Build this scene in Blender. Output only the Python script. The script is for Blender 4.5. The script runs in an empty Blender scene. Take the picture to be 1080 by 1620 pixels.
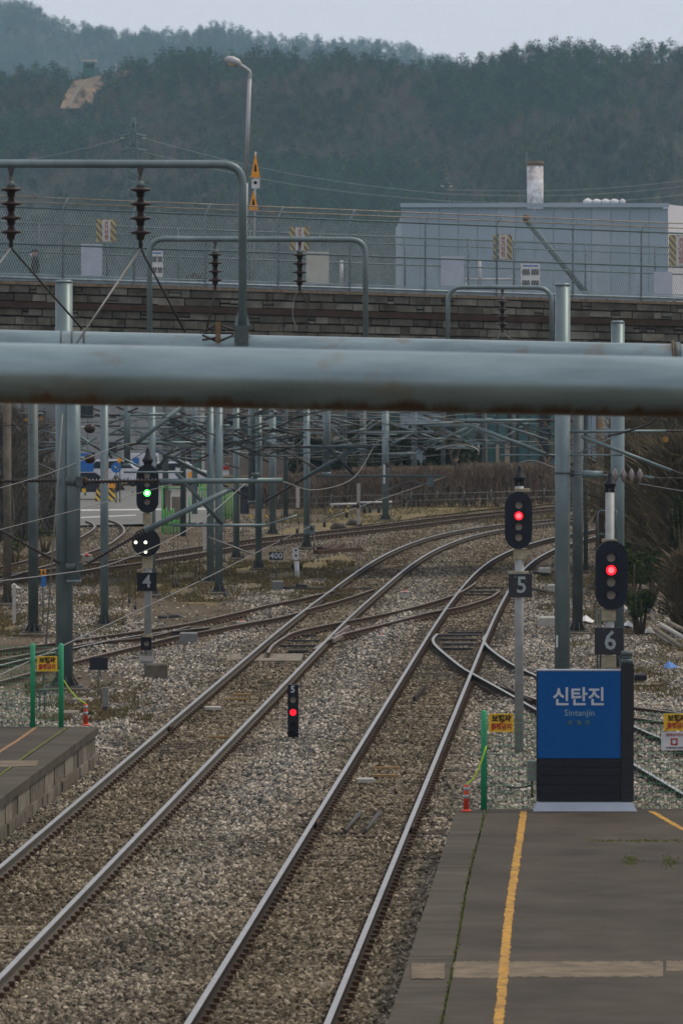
import bpy, math, random
import numpy as np
from mathutils import Vector, Matrix, Euler
random.seed(11); rng = np.random.default_rng(11)
R = math.radians
scene = bpy.context.scene
COL = scene.collection
# ------------------------------------------------------------------ camera, world, sun, exposure
H = 7.2; F = 9000.0; TH = math.atan(245 / 9000.0)
cam_d = bpy.data.cameras.new('camera'); cam = bpy.data.objects.new('camera', cam_d); COL.objects.link(cam)
cam.location = (0, 0, H); cam.rotation_euler = (math.pi / 2 - TH, 0, 0)
cam_d.sensor_fit = 'VERTICAL'; cam_d.sensor_height = 36; cam_d.sensor_width = 24; cam_d.lens = 200
cam_d.clip_start = 1; cam_d.clip_end = 12000
cam_d.dof.use_dof = True; cam_d.dof.focus_distance = 118; cam_d.dof.aperture_fstop = 6.3
scene.camera = cam
world = bpy.data.worlds.new('World'); scene.world = world; world.use_nodes = True
wn = world.node_tree; wn.nodes.clear()
wo = wn.nodes.new('ShaderNodeOutputWorld'); bg = wn.nodes.new('ShaderNodeBackground')
sky = wn.nodes.new('ShaderNodeTexSky'); sky.sky_type = 'NISHITA'; sky.sun_disc = False
sky.sun_elevation = R(56); sky.sun_rotation = R(72); sky.dust_density = 5; sky.air_density = 1.0
mx = wn.nodes.new('ShaderNodeMix'); mx.data_type = 'RGBA'; mx.inputs[0].default_value = 0.88
mx.inputs[7].default_value = (8.0, 8.0, 8.85, 1)
wn.links.new(sky.outputs[0], mx.inputs[6]); wn.links.new(mx.outputs[2], bg.inputs[0])
bg.inputs[1].default_value = 0.1; wn.links.new(bg.outputs[0], wo.inputs[0])
sd = bpy.data.lights.new('sun', 'SUN'); sd.energy = 1.9; sd.angle = R(11); sd.color = (1, .90, .72)
sun = bpy.data.objects.new('sun', sd); COL.objects.link(sun)
az = R(72); el = R(56)
sv = Vector((math.sin(az) * math.cos(el), math.cos(az) * math.cos(el), math.sin(el)))
sun.rotation_euler = sv.to_track_quat('Z', 'Y').to_euler(); sun.location = (0, 0, 60)
scene.view_settings.view_transform = 'Standard'; scene.view_settings.look = 'None'
scene.view_settings.exposure = 0.0; scene.view_settings.gamma = 1; scene.view_settings.use_curve_mapping = False
scene.render.engine = 'CYCLES'
scene.cycles.use_denoising = True; scene.cycles.max_bounces = 6; scene.cycles.diffuse_bounces = 3
scene.cycles.volume_bounces = 1; scene.cycles.transparent_max_bounces = 12

# ------------------------------------------------------------------ projection helpers (photo pixel 1080x1620 -> world)
def ray(px, py):
    u = (px - 540) / F; v = (810 - py) / F
    return Vector((u, math.cos(TH) + v * math.sin(TH), -math.sin(TH) + v * math.cos(TH)))
def P(px, py, d):
    r = ray(px, py); k = d / r.y
    return Vector((r.x * k, d, H + r.z * k))
def G(px, py, z=0.0):
    r = ray(px, py); k = (z - H) / r.z
    return Vector((r.x * k, r.y * k, z))
def dep(py, z=0.0): return G(540, py, z).y
def ppm(d): return F / d            # photo pixels per metre

# ------------------------------------------------------------------ materials
MATS = {}
def mat(name, c, rough=.7, metal=0, var=.25, scale=3.0, bump=0, c2=None, vm=.5, emit=None, es=0, rnd=0, spec=.5, stretch=None, det=6, coord='Object'):
    m = bpy.data.materials.new(name); m.use_nodes = True; nt = m.node_tree; b = nt.nodes['Principled BSDF']
    b.inputs['Roughness'].default_value = rough; b.inputs['Metallic'].default_value = metal
    b.inputs['Specular IOR Level'].default_value = spec if spec != .5 else (.12 if rough >= .75 else (.22 if max(c) < .06 else .45))
    tc = nt.nodes.new('ShaderNodeTexCoord'); mp = nt.nodes.new('ShaderNodeMapping')
    if coord == 'World':
        g = nt.nodes.new('ShaderNodeNewGeometry'); nt.links.new(g.outputs['Position'], mp.inputs[0])
    else: nt.links.new(tc.outputs['Object'], mp.inputs[0])
    if stretch: mp.inputs['Scale'].default_value = stretch
    n = nt.nodes.new('ShaderNodeTexNoise'); n.inputs['Scale'].default_value = scale; n.inputs['Detail'].default_value = det
    n.inputs['Roughness'].default_value = .65
    nt.links.new(mp.outputs[0], n.inputs['Vector'])
    r = nt.nodes.new('ShaderNodeValToRGB')
    c = tuple(c); d = c2 if c2 else tuple(x * (1 - var) for x in c)
    r.color_ramp.elements[0].position = .5 - vm * .4; r.color_ramp.elements[0].color = (*d, 1)
    r.color_ramp.elements[1].position = .5 + vm * .4; r.color_ramp.elements[1].color = (*c, 1)
    nt.links.new(n.outputs[0], r.inputs[0]); out = r.outputs[0]
    if rnd:
        oi = nt.nodes.new('ShaderNodeObjectInfo'); mr = nt.nodes.new('ShaderNodeMapRange')
        mr.inputs[3].default_value = 1 - rnd; mr.inputs[4].default_value = 1 + rnd
        nt.links.new(oi.outputs['Random'], mr.inputs[0])
        vmn = nt.nodes.new('ShaderNodeVectorMath'); vmn.operation = 'SCALE'
        nt.links.new(out, vmn.inputs[0]); nt.links.new(mr.outputs[0], vmn.inputs['Scale']); out = vmn.outputs[0]
    nt.links.new(out, b.inputs['Base Color'])
    if bump:
        bp = nt.nodes.new('ShaderNodeBump'); bp.inputs['Strength'].default_value = bump; bp.inputs['Distance'].default_value = .02
        nt.links.new(n.outputs[0], bp.inputs['Height']); nt.links.new(bp.outputs[0], b.inputs['Normal'])
    if emit:
        b.inputs['Emission Color'].default_value = (*emit, 1); b.inputs['Emission Strength'].default_value = es
    MATS[name] = m; return m
def hexc(r, g, b):
    f = lambda v: (v / 255 / 12.92) if v / 255 <= .04045 else ((v / 255 + .055) / 1.055) ** 2.4
    return (f(r), f(g), f(b))
GALV = mat('galvanised_steel', (.165, .222, .23), .45, .3, scale=2.2, c2=(.092, .132, .14), bump=.15, stretch=(1, 1, .5), coord='World')
GALVD = mat('weathered_galvanised', (.09, .116, .115), .55, .2, scale=2, c2=(.045, .062, .062), bump=.1, coord='World')
BEAM = mat('painted_beam', (.245, .325, .34), .34, .6, scale=1.5, c2=(.13, .185, .20), bump=.1, stretch=(.5, 3, 3), coord='World')
DARKM = mat('dark_ironwork', (.06, .055, .05), .7, .1, scale=9, c2=(.025, .022, .02))
PORC = mat('brown_porcelain', (.05, .035, .03), .35, 0, scale=8, c2=(.025, .018, .016))
PORCL = mat('pale_porcelain', (.27, .24, .23), .35, 0, scale=8, c2=(.11, .085, .075))
RUST = mat('rusty_steel', (.10, .06, .035), .85, 0, scale=14, c2=(.045, .028, .02), bump=.2)
RUSTB = mat('rust_stain', (.20, .13, .075), .8, 0, scale=9, c2=(.10, .07, .045))
RAILTOP = mat('polished_railhead', (.34, .34, .33), .36, .4, scale=3, c2=(.22, .22, .21), coord='World')
RAILOLD = mat('dull_railhead', (.24, .2, .17), .5, .3, scale=4, c2=(.13, .1, .08), coord='World')
RAILWEB = mat('rail_web', (.045, .032, .024), .85, 0, scale=20, c2=(.02, .016, .013), coord='World')
RAILWEBA = mat('dusty_rail_web', (.13, .115, .095), .8, .1, scale=8, c2=(.06, .05, .04), coord='World')
RAILWEBR = mat('brown_rail_web', (.085, .057, .038), .85, 0, scale=20, c2=(.04, .028, .02), coord='World')
CONC = mat('concrete', (.25, .22, .175), .9, 0, scale=4, c2=(.11, .095, .072), bump=.3, coord='World')
CONCD = mat('dirty_concrete', (.16, .14, .11), .9, 0, scale=3, c2=(.07, .06, .045), bump=.3, coord='World')
SLEEP = mat('concrete_sleeper', (.19, .16, .125), .9, 0, scale=6, c2=(.115, .095, .07), bump=.3, rnd=.15, coord='World')
WOODS = mat('timber_sleeper', (.07, .055, .04), .9, 0, scale=6, c2=(.03, .024, .018), rnd=.2, stretch=(1, 8, 8), coord='World')
BLACK = mat('black_paint', (.012, .013, .018), .5, 0, scale=6, c2=(.006, .007, .010))
CHIP = mat('chipped_plate', (.34, .37, .38), .5, 0, scale=7, c2=(.012, .013, .018)); _e = [n for n in CHIP.node_tree.nodes if n.type == 'VALTORGB'][0].color_ramp.elements; _e[0].position = .635; _e[1].position = .65
NAVY = mat('signal_backboard', (.009, .012, .022), .45, 0, scale=5, c2=(.008, .011, .018))
CREAM = mat('cream_bracket', (.36, .33, .23), .6, 0, scale=9, c2=(.2, .17, .1))
WHITEM = mat('white_paint', (.62, .63, .64), .6, 0, scale=5, c2=(.42, .42, .41))
MASTW = mat('signal_mast_paint', (.33, .35, .35), .55, .1, scale=4, c2=(.22, .23, .22))
GREENP = mat('green_post_paint', (.015, .30, .13), .5, 0, scale=6, c2=(.012, .22, .10))
GREENW = mat('green_wire', (.07, .30, .15), .6, 0)
GREENG = mat('green_gate_paint', (.06, .36, .06), .55, 0, scale=4, c2=(.035, .2, .04))
YELS = mat('yellow_sign', (.75, .47, .015), .5, 0, scale=6, c2=(.6, .36, .01))
AMBER = mat('dull_amber_tag', (.35, .17, .02), .7, 0, scale=5, c2=(.22, .11, .015))
ORNG = mat('orange_sign', (.80, .33, .012), .5, 0, scale=4, c2=(.66, .26, .01))
REDL = mat('red_lettering', (.38, .03, .015), .6, 0)
BLKL = mat('black_lettering', (.02, .018, .012), .6, 0)
WHTL = mat('white_lettering', (.50, .54, .60), .5, 0)
PALEL = mat('faint_lettering', (.23, .38, .48), .5, 0)
OLIVEL = mat('olive_lettering', (.10, .22, .18), .5, 0)
BLUE = mat('station_blue', (.001, .080, .27), .5, 0, scale=.8, c2=(.001, .068, .235), spec=.15)
BLUE2 = mat('blue_enamel', (.01, .13, .42), .5, 0)
SIGNBK = mat('sign_black_panel', (.013, .014, .022), .45, 0, scale=4, c2=(.009, .01, .016))
SIGNST = mat('sign_dark_post', (.022, .023, .028), .5, .1)
SILV = mat('brushed_base', (.33, .37, .43), .4, .2, scale=4, c2=(.27, .31, .36))
DORNG = mat('orange_rubber', (.62, .06, .02), .6, 0, scale=9, c2=(.45, .045, .015))
GREYREF = mat('grey_reflective', (.32, .36, .38), .4, 0)
ROPE = mat('lime_rope', (.50, .75, .02), .6, 0)
WIRE = mat('wire_grey', (.20, .20, .185), .5, .3)
WIRED = mat('wire_dark', (.045, .042, .04), .6, .2)
BOXG = mat('grey_cabinet', (.17, .175, .165), .6, 0, scale=6, c2=(.11, .11, .10))
BOXW = mat('pale_cabinet', (.42, .41, .37), .6, 0, scale=6, c2=(.28, .27, .23))
STONEM = [mat('masonry_stone', (.19, .19, .16), .9, 0, scale=1.0, c2=(.045, .04, .03), bump=.5, rnd=.2, coord='World'),
          mat('dark_masonry_stone', (.13, .125, .10), .9, 0, scale=1.2, c2=(.035, .03, .024), bump=.5, rnd=.25, coord='World')]
MORTAR = mat('dark_mortar', (.035, .03, .025), .95)
COPING = mat('coping_concrete', (.20, .165, .125), .9, 0, scale=3, c2=(.09, .07, .05), stretch=(3, 3, 1), coord='World')
LEDGE = mat('rust_stained_ledge', (.055, .037, .027), .9, 0, scale=3, c2=(.03, .02, .015), coord='World')
GIRD = mat('green_girder', (.015, .10, .03), .6, 0)
FENCEM = mat('fence_tube', (.30, .39, .43), .5, .1, scale=3, c2=(.17, .22, .25), coord='World')
FENCEG = mat('fence_tube_green', (.09, .14, .15), .6, 0, scale=3, c2=(.05, .085, .09), coord='World')
FENCER = mat('fence_tube_worn', (.33, .31, .26), .6, 0, scale=2.5, c2=(.16, .12, .08), coord='World')
MESHW = mat('chain_link_wire', (.42, .48, .48), .5, .1)
LAMPP = mat('lamp_post_paint', (.34, .36, .37), .5, .1)
LAMPH = mat('lamp_head_grey', (.42, .43, .44), .45)
LAMPL = mat('lamp_glass', (.45, .38, .27), .3)
HILLM = mat('forest_floor', (.055, .06, .045), .95, 0, scale=.02, c2=(.03, .035, .025), coord='World')
EARTH = mat('bare_earth_slope', (.27, .17, .105), .95, 0, scale=.12, c2=(.10, .08, .05), coord='World')
ASPH = mat('platform_asphalt', (.082, .068, .051), .85, 0, scale=.9, c2=(.034, .029, .022), bump=.15, stretch=(.8, .8, 1), coord='World', det=9)
ASPH2 = mat('platform_edge_concrete', (.092, .079, .060), .9, 0, scale=1.2, c2=(.042, .037, .028), bump=.2, stretch=(.6, 1.6, 1), coord='World', det=9)
STRIPC = mat('worn_pale_strip', (.20, .16, .11), .9, 0, scale=3.5, c2=(.09, .074, .054), coord='World')
YLINE = mat('worn_yellow_line', (.50, .27, .045), .8, 0, scale=7, c2=(.22, .13, .045), vm=.35, coord='World', det=10)
MOSS = mat('moss', (.14, .17, .03), .95, 0, scale=8, c2=(.08, .09, .02))
ROADM = mat('road_asphalt', (.17, .17, .16), .9, 0, scale=1.5, c2=(.12, .12, .11), coord='World')
ROADL = mat('road_paint', (.5, .5, .48), .8)
WALLW = mat('pale_panel_wall', (.30, .32, .33), .8, 0, scale=.6, c2=(.22, .24, .25), coord='World')
FACTSH = mat('factory_blue_grey_shaded', (.27, .36, .43), .6, 0, scale=.25, c2=(.225, .31, .385), stretch=(1, 1, .25), coord='World')  # blue-grey front; its shade against the sunny side is painted in
FACTLIT = mat('factory_white_sunlit', (.62, .62, .66), .6, 0, scale=.4, c2=(.52, .52, .56), stretch=(1, 1, .25), coord='World')  # side wall: sunlight on this face is put into the brighter white
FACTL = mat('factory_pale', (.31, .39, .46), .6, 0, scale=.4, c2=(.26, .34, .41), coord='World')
CHIM = mat('chimney_white', (.74, .74, .75), .7, 0, scale=1.2, c2=(.36, .33, .32), vm=.3, coord='World')
TEAL = mat('teal_glazing', (.035, .12, .12), .3, 0, scale=.5, c2=(.02, .07, .075), coord='World')
GLASSD = mat('dark_window_glass', (.02, .026, .03), .2)
BEIGEW = mat('beige_wall', (.28, .24, .19), .85, 0, scale=.5, c2=(.18, .15, .12), coord='World')
LEAFD = mat('dark_evergreen_leaf', (.028, .040, .012), .8, 0, scale=1.4, c2=(.010, .018, .006), coord='World')
LEAFG = mat('green_shrub_leaf', (.06, .085, .02), .75, 0, scale=1.6, c2=(.02, .032, .01), coord='World')
TWIG = mat('bare_twig', (.15, .12, .075), .9, 0, scale=.8, c2=(.05, .042, .026), coord='World')
TWIG2 = mat('hedge_twig', (.24, .18, .13), .9, 0, scale=1.2, c2=(.09, .07, .052), coord='World')
IVY = mat('grey_bark', (.20, .18, .15), .9, 0, scale=2, c2=(.08, .075, .06), coord='World')
SKIN = mat('skin', (.42, .25, .18), .6)
CLOTH = mat('dark_clothing', (.018, .02, .026), .85)
CARW = mat('white_car_paint', (.60, .62, .66), .3, 0, spec=.6)
CARB = mat('black_car_paint', (.012, .014, .02), .25, 0, spec=.6)
TYRE = mat('tyre_rubber', (.015, .015, .015), .9)
PINE = mat('pine_needles', (.038, .082, .028), .9, 0, scale=.5, c2=(.010, .026, .012), rnd=.65, coord='World')
DECID = mat('bare_crown', (.155, .122, .08), .9, 0, scale=.6, c2=(.06, .048, .036), rnd=.4, coord='World')
DECID2 = mat('olive_crown', (.075, .088, .030), .9, 0, scale=.6, c2=(.03, .04, .016), rnd=.4, coord='World')
OLIVE = mat('olive_brush_leaf', (.13, .115, .05), .9, 0, scale=1.5, c2=(.05, .05, .022), coord='World')
PYL = mat('pylon_steel', (.10, .16, .16), .6)
GRASSM = mat('short_dry_grass', (.20, .15, .075), .95, 0, scale=.9, c2=(.075, .068, .028), coord='World')
POSTP = mat('poster_paper', (.36, .42, .52), .7); POSTB = mat('poster_beige', (.40, .41, .36), .7)
POSTD = mat('poster_print', (.05, .06, .07), .7)
DUCT = mat('orange_cable_duct', (.30, .19, .08), .8)
TARP = mat('dark_cover', (.03, .032, .04), .7)
def lamp(name, c, s): return mat(name, tuple(x * .3 for x in c), .3, emit=c, es=s)
LRED = lamp('lit_red_lens', (1, .006, .018), 2.4); LREDC = lamp('lit_red_core', (1, .075, .085), 3.2); LGRN = lamp('lit_green_lens', (.06, 1, .10), 4.5); LGRNC = lamp('lit_green_core', (.55, 1, .62), 3)
LWHT = lamp('lit_white_lens', (1, .97, .72), 2.2)
LOFF = mat('unlit_lens', (.30, .27, .22), .35)
STRIPE = None
def stripes(name, c1, c2, sc, ang=45):
    m = bpy.data.materials.new(name); m.use_nodes = True; nt = m.node_tree; b = nt.nodes['Principled BSDF']; b.inputs['Roughness'].default_value = .6
    tc = nt.nodes.new('ShaderNodeTexCoord'); sp = nt.nodes.new('ShaderNodeSeparateXYZ'); ad = nt.nodes.new('ShaderNodeMath'); ad.operation = 'ADD'
    ml = nt.nodes.new('ShaderNodeMath'); ml.operation = 'MULTIPLY'; ml.inputs[1].default_value = sc
    fr = nt.nodes.new('ShaderNodeMath'); fr.operation = 'FRACT'; gt = nt.nodes.new('ShaderNodeMath'); gt.operation = 'GREATER_THAN'; gt.inputs[1].default_value = .5
    m_ = nt.nodes.new('ShaderNodeMix'); m_.data_type = 'RGBA'; m_.inputs[6].default_value = (*c1, 1); m_.inputs[7].default_value = (*c2, 1)
    L = nt.links.new; L(tc.outputs['Object'], sp.inputs[0]); L(sp.outputs[0], ad.inputs[0]); L(sp.outputs[2], ad.inputs[1]); L(ad.outputs[0], ml.inputs[0])
    L(ml.outputs[0], fr.inputs[0]); L(fr.outputs[0], gt.inputs[0]); L(gt.outputs[0], m_.inputs[0]); L(m_.outputs[2], b.inputs['Base Color'])
    return m
STRIPE = stripes('yellow_brown_hazard', (.42, .35, .10), (.12, .075, .05), 4.2)
STRIPEB = stripes('yellow_black_hazard', (.55, .36, .02), (.02, .02, .02), 3.2)

# ------------------------------------------------------------------ mesh builder
def frame(d):
    d = Vector(d).normalized(); a = Vector((0, 0, 1)) if abs(d.z) < .95 else Vector((0, 1, 0))
    x = d.cross(a).normalized(); return x, d.cross(x).normalized()
class MB:
    def __init__(s): s.v = []; s.f = []; s.m = []; s.s = []
    def add(s, vs, fs, mi=0, sm=False):
        o = len(s.v); s.v += [tuple(v) for v in vs]; s.f += [tuple(i + o for i in f) for f in fs]; s.m += [mi] * len(fs); s.s += [sm] * len(fs); return s
    def box(s, c, sz, rz=0, mi=0, rot=None):
        M = rot if rot is not None else Matrix.Rotation(rz, 3, 'Z'); c = Vector(c); hx, hy, hz = [q / 2 for q in sz]
        vs = [c + M @ Vector((x * hx, y * hy, z * hz)) for z in (-1, 1) for y in (-1, 1) for x in (-1, 1)]
        return s.add(vs, [(0, 2, 3, 1), (4, 5, 7, 6), (0, 1, 5, 4), (2, 6, 7, 3), (0, 4, 6, 2), (1, 3, 7, 5)], mi)
    def bbox(s, c, sz, b, rz=0, mi=0):   # box with chamfered top edges
        c = Vector(c); hx, hy, hz = [q / 2 for q in sz]; M = Matrix.Rotation(rz, 3, 'Z')
        L = [(hx, hy, -hz), (hx, hy, hz - b), (hx - b, hy - b, hz)]; vs = []
        for (x, y, z) in L: vs += [c + M @ Vector((sx * x, sy * y, z)) for sx, sy in ((-1, -1), (1, -1), (1, 1), (-1, 1))]
        fs = [(3, 2, 1, 0), (8, 9, 10, 11)]
        for k in (0, 4):
            for i in range(4): j = (i + 1) % 4; fs.append((k + i, k + j, k + 4 + j, k + 4 + i))
        return s.add(vs, fs, mi)
    def tube(s, pts, r, n=8, mi=0, caps=True, sm=True):
        pts = [Vector(p) for p in pts]; rs = r if isinstance(r, (list, tuple)) else [r] * len(pts); vs = []
        dirs = []
        for i in range(len(pts)):
            a = pts[max(i - 1, 0)]; b = pts[min(i + 1, len(pts) - 1)]; dirs.append((b - a).normalized())
        x, y = frame(dirs[0])
        for i, p in enumerate(pts):
            d = dirs[i]; x = (x - d * x.dot(d)).normalized(); y = d.cross(x)
            for k in range(n):
                t = 2 * math.pi * k / n; vs.append(p + (x * math.cos(t) + y * math.sin(t)) * rs[i])
        fs = []
        for i in range(len(pts) - 1):
            for k in range(n):
                k2 = (k + 1) % n; fs.append((i * n + k, i * n + k2, (i + 1) * n + k2, (i + 1) * n + k))
        s.add(vs, fs, mi, sm)
        if caps:
            o = len(s.v) - len(vs)
            s.f.append(tuple(o + k for k in reversed(range(n)))); s.m.append(mi); s.s.append(False)
            s.f.append(tuple(o + (len(pts) - 1) * n + k for k in range(n))); s.m.append(mi); s.s.append(False)
        return s
    def prism(s, poly, y0, y1, mi=0, c=(0, 0, 0)):   # poly in xz, extruded along y
        n = len(poly); c = Vector(c)
        vs = [c + Vector((x, y0, z)) for x, z in poly] + [c + Vector((x, y1, z)) for x, z in poly]
        fs = [tuple(range(n)), tuple(reversed(range(n, 2 * n)))] + [(i, n + i, n + (i + 1) % n, (i + 1) % n) for i in range(n)]
        return s.add(vs, fs, mi)
    def disc(s, c, r, y0, y1, n=20, mi=0): return s.prism([(r * math.cos(2 * math.pi * k / n), r * math.sin(2 * math.pi * k / n)) for k in range(n)], y0, y1, mi, c)
    def mesh(s, name, mats, off=None):
        me = bpy.data.meshes.new(name)
        v = s.v if off is None else [(a - off[0], b - off[1], c - off[2]) for a, b, c in s.v]
        me.from_pydata(v, [], s.f)
        for m in (mats if isinstance(mats, (list, tuple)) else [mats]): me.materials.append(m)
        me.polygons.foreach_set('material_index', s.m); me.polygons.foreach_set('use_smooth', s.s); me.update()
        return me
    def build(s, name, mats, parent=None, **kw):
        off = parent_off(parent) if parent is not None else None
        o = bpy.data.objects.new(name, s.mesh(name, mats, off)); COL.objects.link(o)
        if parent is not None: o.parent = parent
        for k, v in kw.items(): o[k] = v
        return o
WO = {}
def parent_off(p): return WO.get(p.name, (0, 0, 0))
def thing(name, label, cat, loc=(0, 0, 0), group=None, kind=None):
    o = bpy.data.objects.new(name, None); COL.objects.link(o); o.location = loc; o.empty_display_size = .3
    o['label'] = label; o['category'] = cat; WO[o.name] = tuple(loc)
    if group: o['group'] = group
    if kind: o['kind'] = kind
    return o
def setting(name, loc=(0, 0, 0)):
    o = bpy.data.objects.new(name, None); COL.objects.link(o); o.location = loc; o['kind'] = 'structure'; WO[o.name] = tuple(loc); return o
def tag(o, label, cat, group=None):
    o['label'] = label; o['category'] = cat
    if group: o['group'] = group
    return o
def inst(name, me, parent, loc, rot=(0, 0, 0), sc=(1, 1, 1)):
    o = bpy.data.objects.new(name, me); COL.objects.link(o); o.parent = parent
    po = parent_off(parent) if parent is not None else (0, 0, 0)
    o.location = (loc[0] - po[0], loc[1] - po[1], loc[2] - po[2]); o.rotation_euler = rot; o.scale = sc; return o
def text_mb(s, size, loc, mi=0, ext=.004, bold=0, align='CENTER', rx=math.pi / 2):
    cu = bpy.data.curves.new('t', 'FONT'); cu.body = s; cu.size = size; cu.extrude = ext; cu.align_x = align; cu.align_y = 'CENTER'; cu.resolution_u = 2; cu.offset = bold
    ob = bpy.data.objects.new('t', cu); COL.objects.link(ob)
    dg = bpy.context.evaluated_depsgraph_get(); me = bpy.data.meshes.new_from_object(ob.evaluated_get(dg))
    M = Matrix.Translation(loc) @ Matrix.Rotation(rx, 4, 'X')
    mb = MB(); mb.add([M @ v.co for v in me.vertices], [tuple(p.vertices) for p in me.polygons], mi)
    bpy.data.objects.remove(ob); bpy.data.curves.remove(cu); bpy.data.meshes.remove(me); return mb
def catmull(pts, n=8):
    pts = [Vector(p) for p in pts]; q = [2 * pts[0] - pts[1]] + pts + [2 * pts[-1] - pts[-2]]; out = []
    for i in range(1, len(q) - 2):
        for k in range(n):
            t = k / n; a, b, c, d = q[i - 1], q[i], q[i + 1], q[i + 2]
            out.append(.5 * ((2 * b) + (c - a) * t + (2 * a - 5 * b + 4 * c - d) * t * t + (3 * b - a - 3 * c + d) * t ** 3))
    out.append(pts[-1]); return out
def resample(pts, step):
    out = [pts[0].copy()]; acc = 0
    for a, b in zip(pts, pts[1:]):
        L = (b - a).length; t = step - acc
        while t <= L: out.append(a.lerp(b, t / L)); t += step
        acc = (L - (t - step))
    out.append(pts[-1].copy()); return out
def smooth(pts, it=6):
    for _ in range(it):
        pts = [pts[0]] + [(pts[i - 1] + pts[i] * 2 + pts[i + 1]) / 4 for i in range(1, len(pts) - 1)] + [pts[-1]]
    return pts

# ------------------------------------------------------------------ ground, ballast
def tl(x, y): return x - .0455 * y
TA, TB = -7.72, -3.70
def gz(x, y):
    x = np.asarray(x, float); y = np.asarray(y, float); t = x - .0455 * y
    near = np.clip((190 - y) / 20, 0, 1)
    da = np.minimum(np.abs(t - TA), np.abs(t - TB))
    h = -.205 + near * .10 * np.clip((da - 1.25) / .5, 0, 1) * (.7 + .5 * np.sin(y * .23) * np.sin(t * 1.9 + y * .05))
    h = h + .018 * np.sin(x * 3.1 + np.sin(y * 1.3) * 2) * np.sin(y * 1.7 + np.cos(x * 2))
    # small heaps beside the crossover
    for (cx, cy, r, a) in HEAPS: h = h + a * np.exp(-((x - cx) ** 2 / (r * r) + (y - cy) ** 2 / (9 * r * r)))
    return h
HEAPS = []
for (px, py, r, a) in ((585, 1045, .9, .13), (150, 1075, 1.2, .08), (330, 1050, 1.0, .06), (870, 1040, 1.0, .08)):
    g = G(px, py, -.2); HEAPS.append((g.x, g.y, r, a))
def ballast_mat():
    m = bpy.data.materials.new('ballast_stone'); m.use_nodes = True; nt = m.node_tree; b = nt.nodes['Principled BSDF']; b.inputs['Roughness'].default_value = .9; b.inputs['Specular IOR Level'].default_value = .1
    L = nt.links.new; N = nt.nodes.new
    g = N('ShaderNodeNewGeometry'); sp = N('ShaderNodeSeparateXYZ'); L(g.outputs['Position'], sp.inputs[0])
    def mth(op, a, b_=None, c=None):
        n = N('ShaderNodeMath'); n.operation = op
        for i, q in enumerate((a, b_, c)):
            if q is None: continue
            if isinstance(q, (int, float)): n.inputs[i].default_value = q
            else: L(q, n.inputs[i])
        return n.outputs[0]
    t = mth('SUBTRACT', sp.outputs[0], mth('MULTIPLY', sp.outputs[1], .0455))
    da = mth('MINIMUM', mth('ABSOLUTE', mth('SUBTRACT', t, TA)), mth('ABSOLUTE', mth('SUBTRACT', t, TB)))
    nz = N('ShaderNodeTexNoise'); nz.inputs['Scale'].default_value = .55; nz.inputs['Detail'].default_value = 5; L(g.outputs['Position'], nz.inputs['Vector'])
    k = mth('SUBTRACT', mth('ADD', da, mth('MULTIPLY', nz.outputs[0], 1.5)), 1.75)
    mr = N('ShaderNodeMapRange'); mr.inputs[1].default_value = -.4; mr.inputs[2].default_value = .8; L(k, mr.inputs[0])
    fr = N('ShaderNodeMapRange'); fr.inputs[1].default_value = 175; fr.inputs[2].default_value = 215; fr.inputs[3].default_value = 1; fr.inputs[4].default_value = .35; L(sp.outputs[1], fr.inputs[0])
    nr = N('ShaderNodeMapRange'); nr.inputs[1].default_value = 72; nr.inputs[2].default_value = 100; nr.inputs[3].default_value = .3; nr.inputs[4].default_value = 1; L(sp.outputs[1], nr.inputs[0])
    fac = mth('MULTIPLY', mth('MULTIPLY', mr.outputs[0], fr.outputs[0]), nr.outputs[0])
    oi = N('ShaderNodeObjectInfo')
    r1 = N('ShaderNodeValToRGB'); r1.color_ramp.interpolation = 'LINEAR'   # dusty brown stones
    e = r1.color_ramp.elements; e[0].position = 0; e[0].color = (.05, .04, .026, 1); e[1].position = 1; e[1].color = (.44, .375, .275, 1)
    x = e.new(.45); x.color = (.150, .121, .079, 1); x = e.new(.8); x.color = (.25, .205, .140, 1)
    r2 = N('ShaderNodeValToRGB'); e = r2.color_ramp.elements; e[0].position = 0; e[0].color = (.065, .064, .062, 1); e[1].position = 1; e[1].color = (.64, .57, .47, 1)
    x = e.new(.3); x.color = (.16, .16, .155, 1); x = e.new(.55); x.color = (.27, .235, .18, 1); x = e.new(.75); x.color = (.385, .335, .262, 1)
    L(oi.outputs['Random'], r1.inputs[0]); L(oi.outputs['Random'], r2.inputs[0])
    mxn = N('ShaderNodeMix'); mxn.data_type = 'RGBA'; L(fac, mxn.inputs[0]); L(r1.outputs[0], mxn.inputs[6]); L(r2.outputs[0], mxn.inputs[7])
    n3 = N('ShaderNodeTexNoise'); n3.inputs['Scale'].default_value = .28; n3.inputs['Detail'].default_value = 4; L(g.outputs['Position'], n3.inputs['Vector']); m3 = N('ShaderNodeMapRange'); m3.inputs[1].default_value = .35; m3.inputs[2].default_value = .65; m3.inputs[3].default_value = .68; m3.inputs[4].default_value = 1.08; L(n3.outputs[0], m3.inputs[0])
    sc_ = N('ShaderNodeVectorMath'); sc_.operation = 'SCALE'; L(mxn.outputs[2], sc_.inputs[0]); L(m3.outputs[0], sc_.inputs['Scale']); L(sc_.outputs[0], b.inputs['Base Color']); return m
BALL = ballast_mat()
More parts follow.
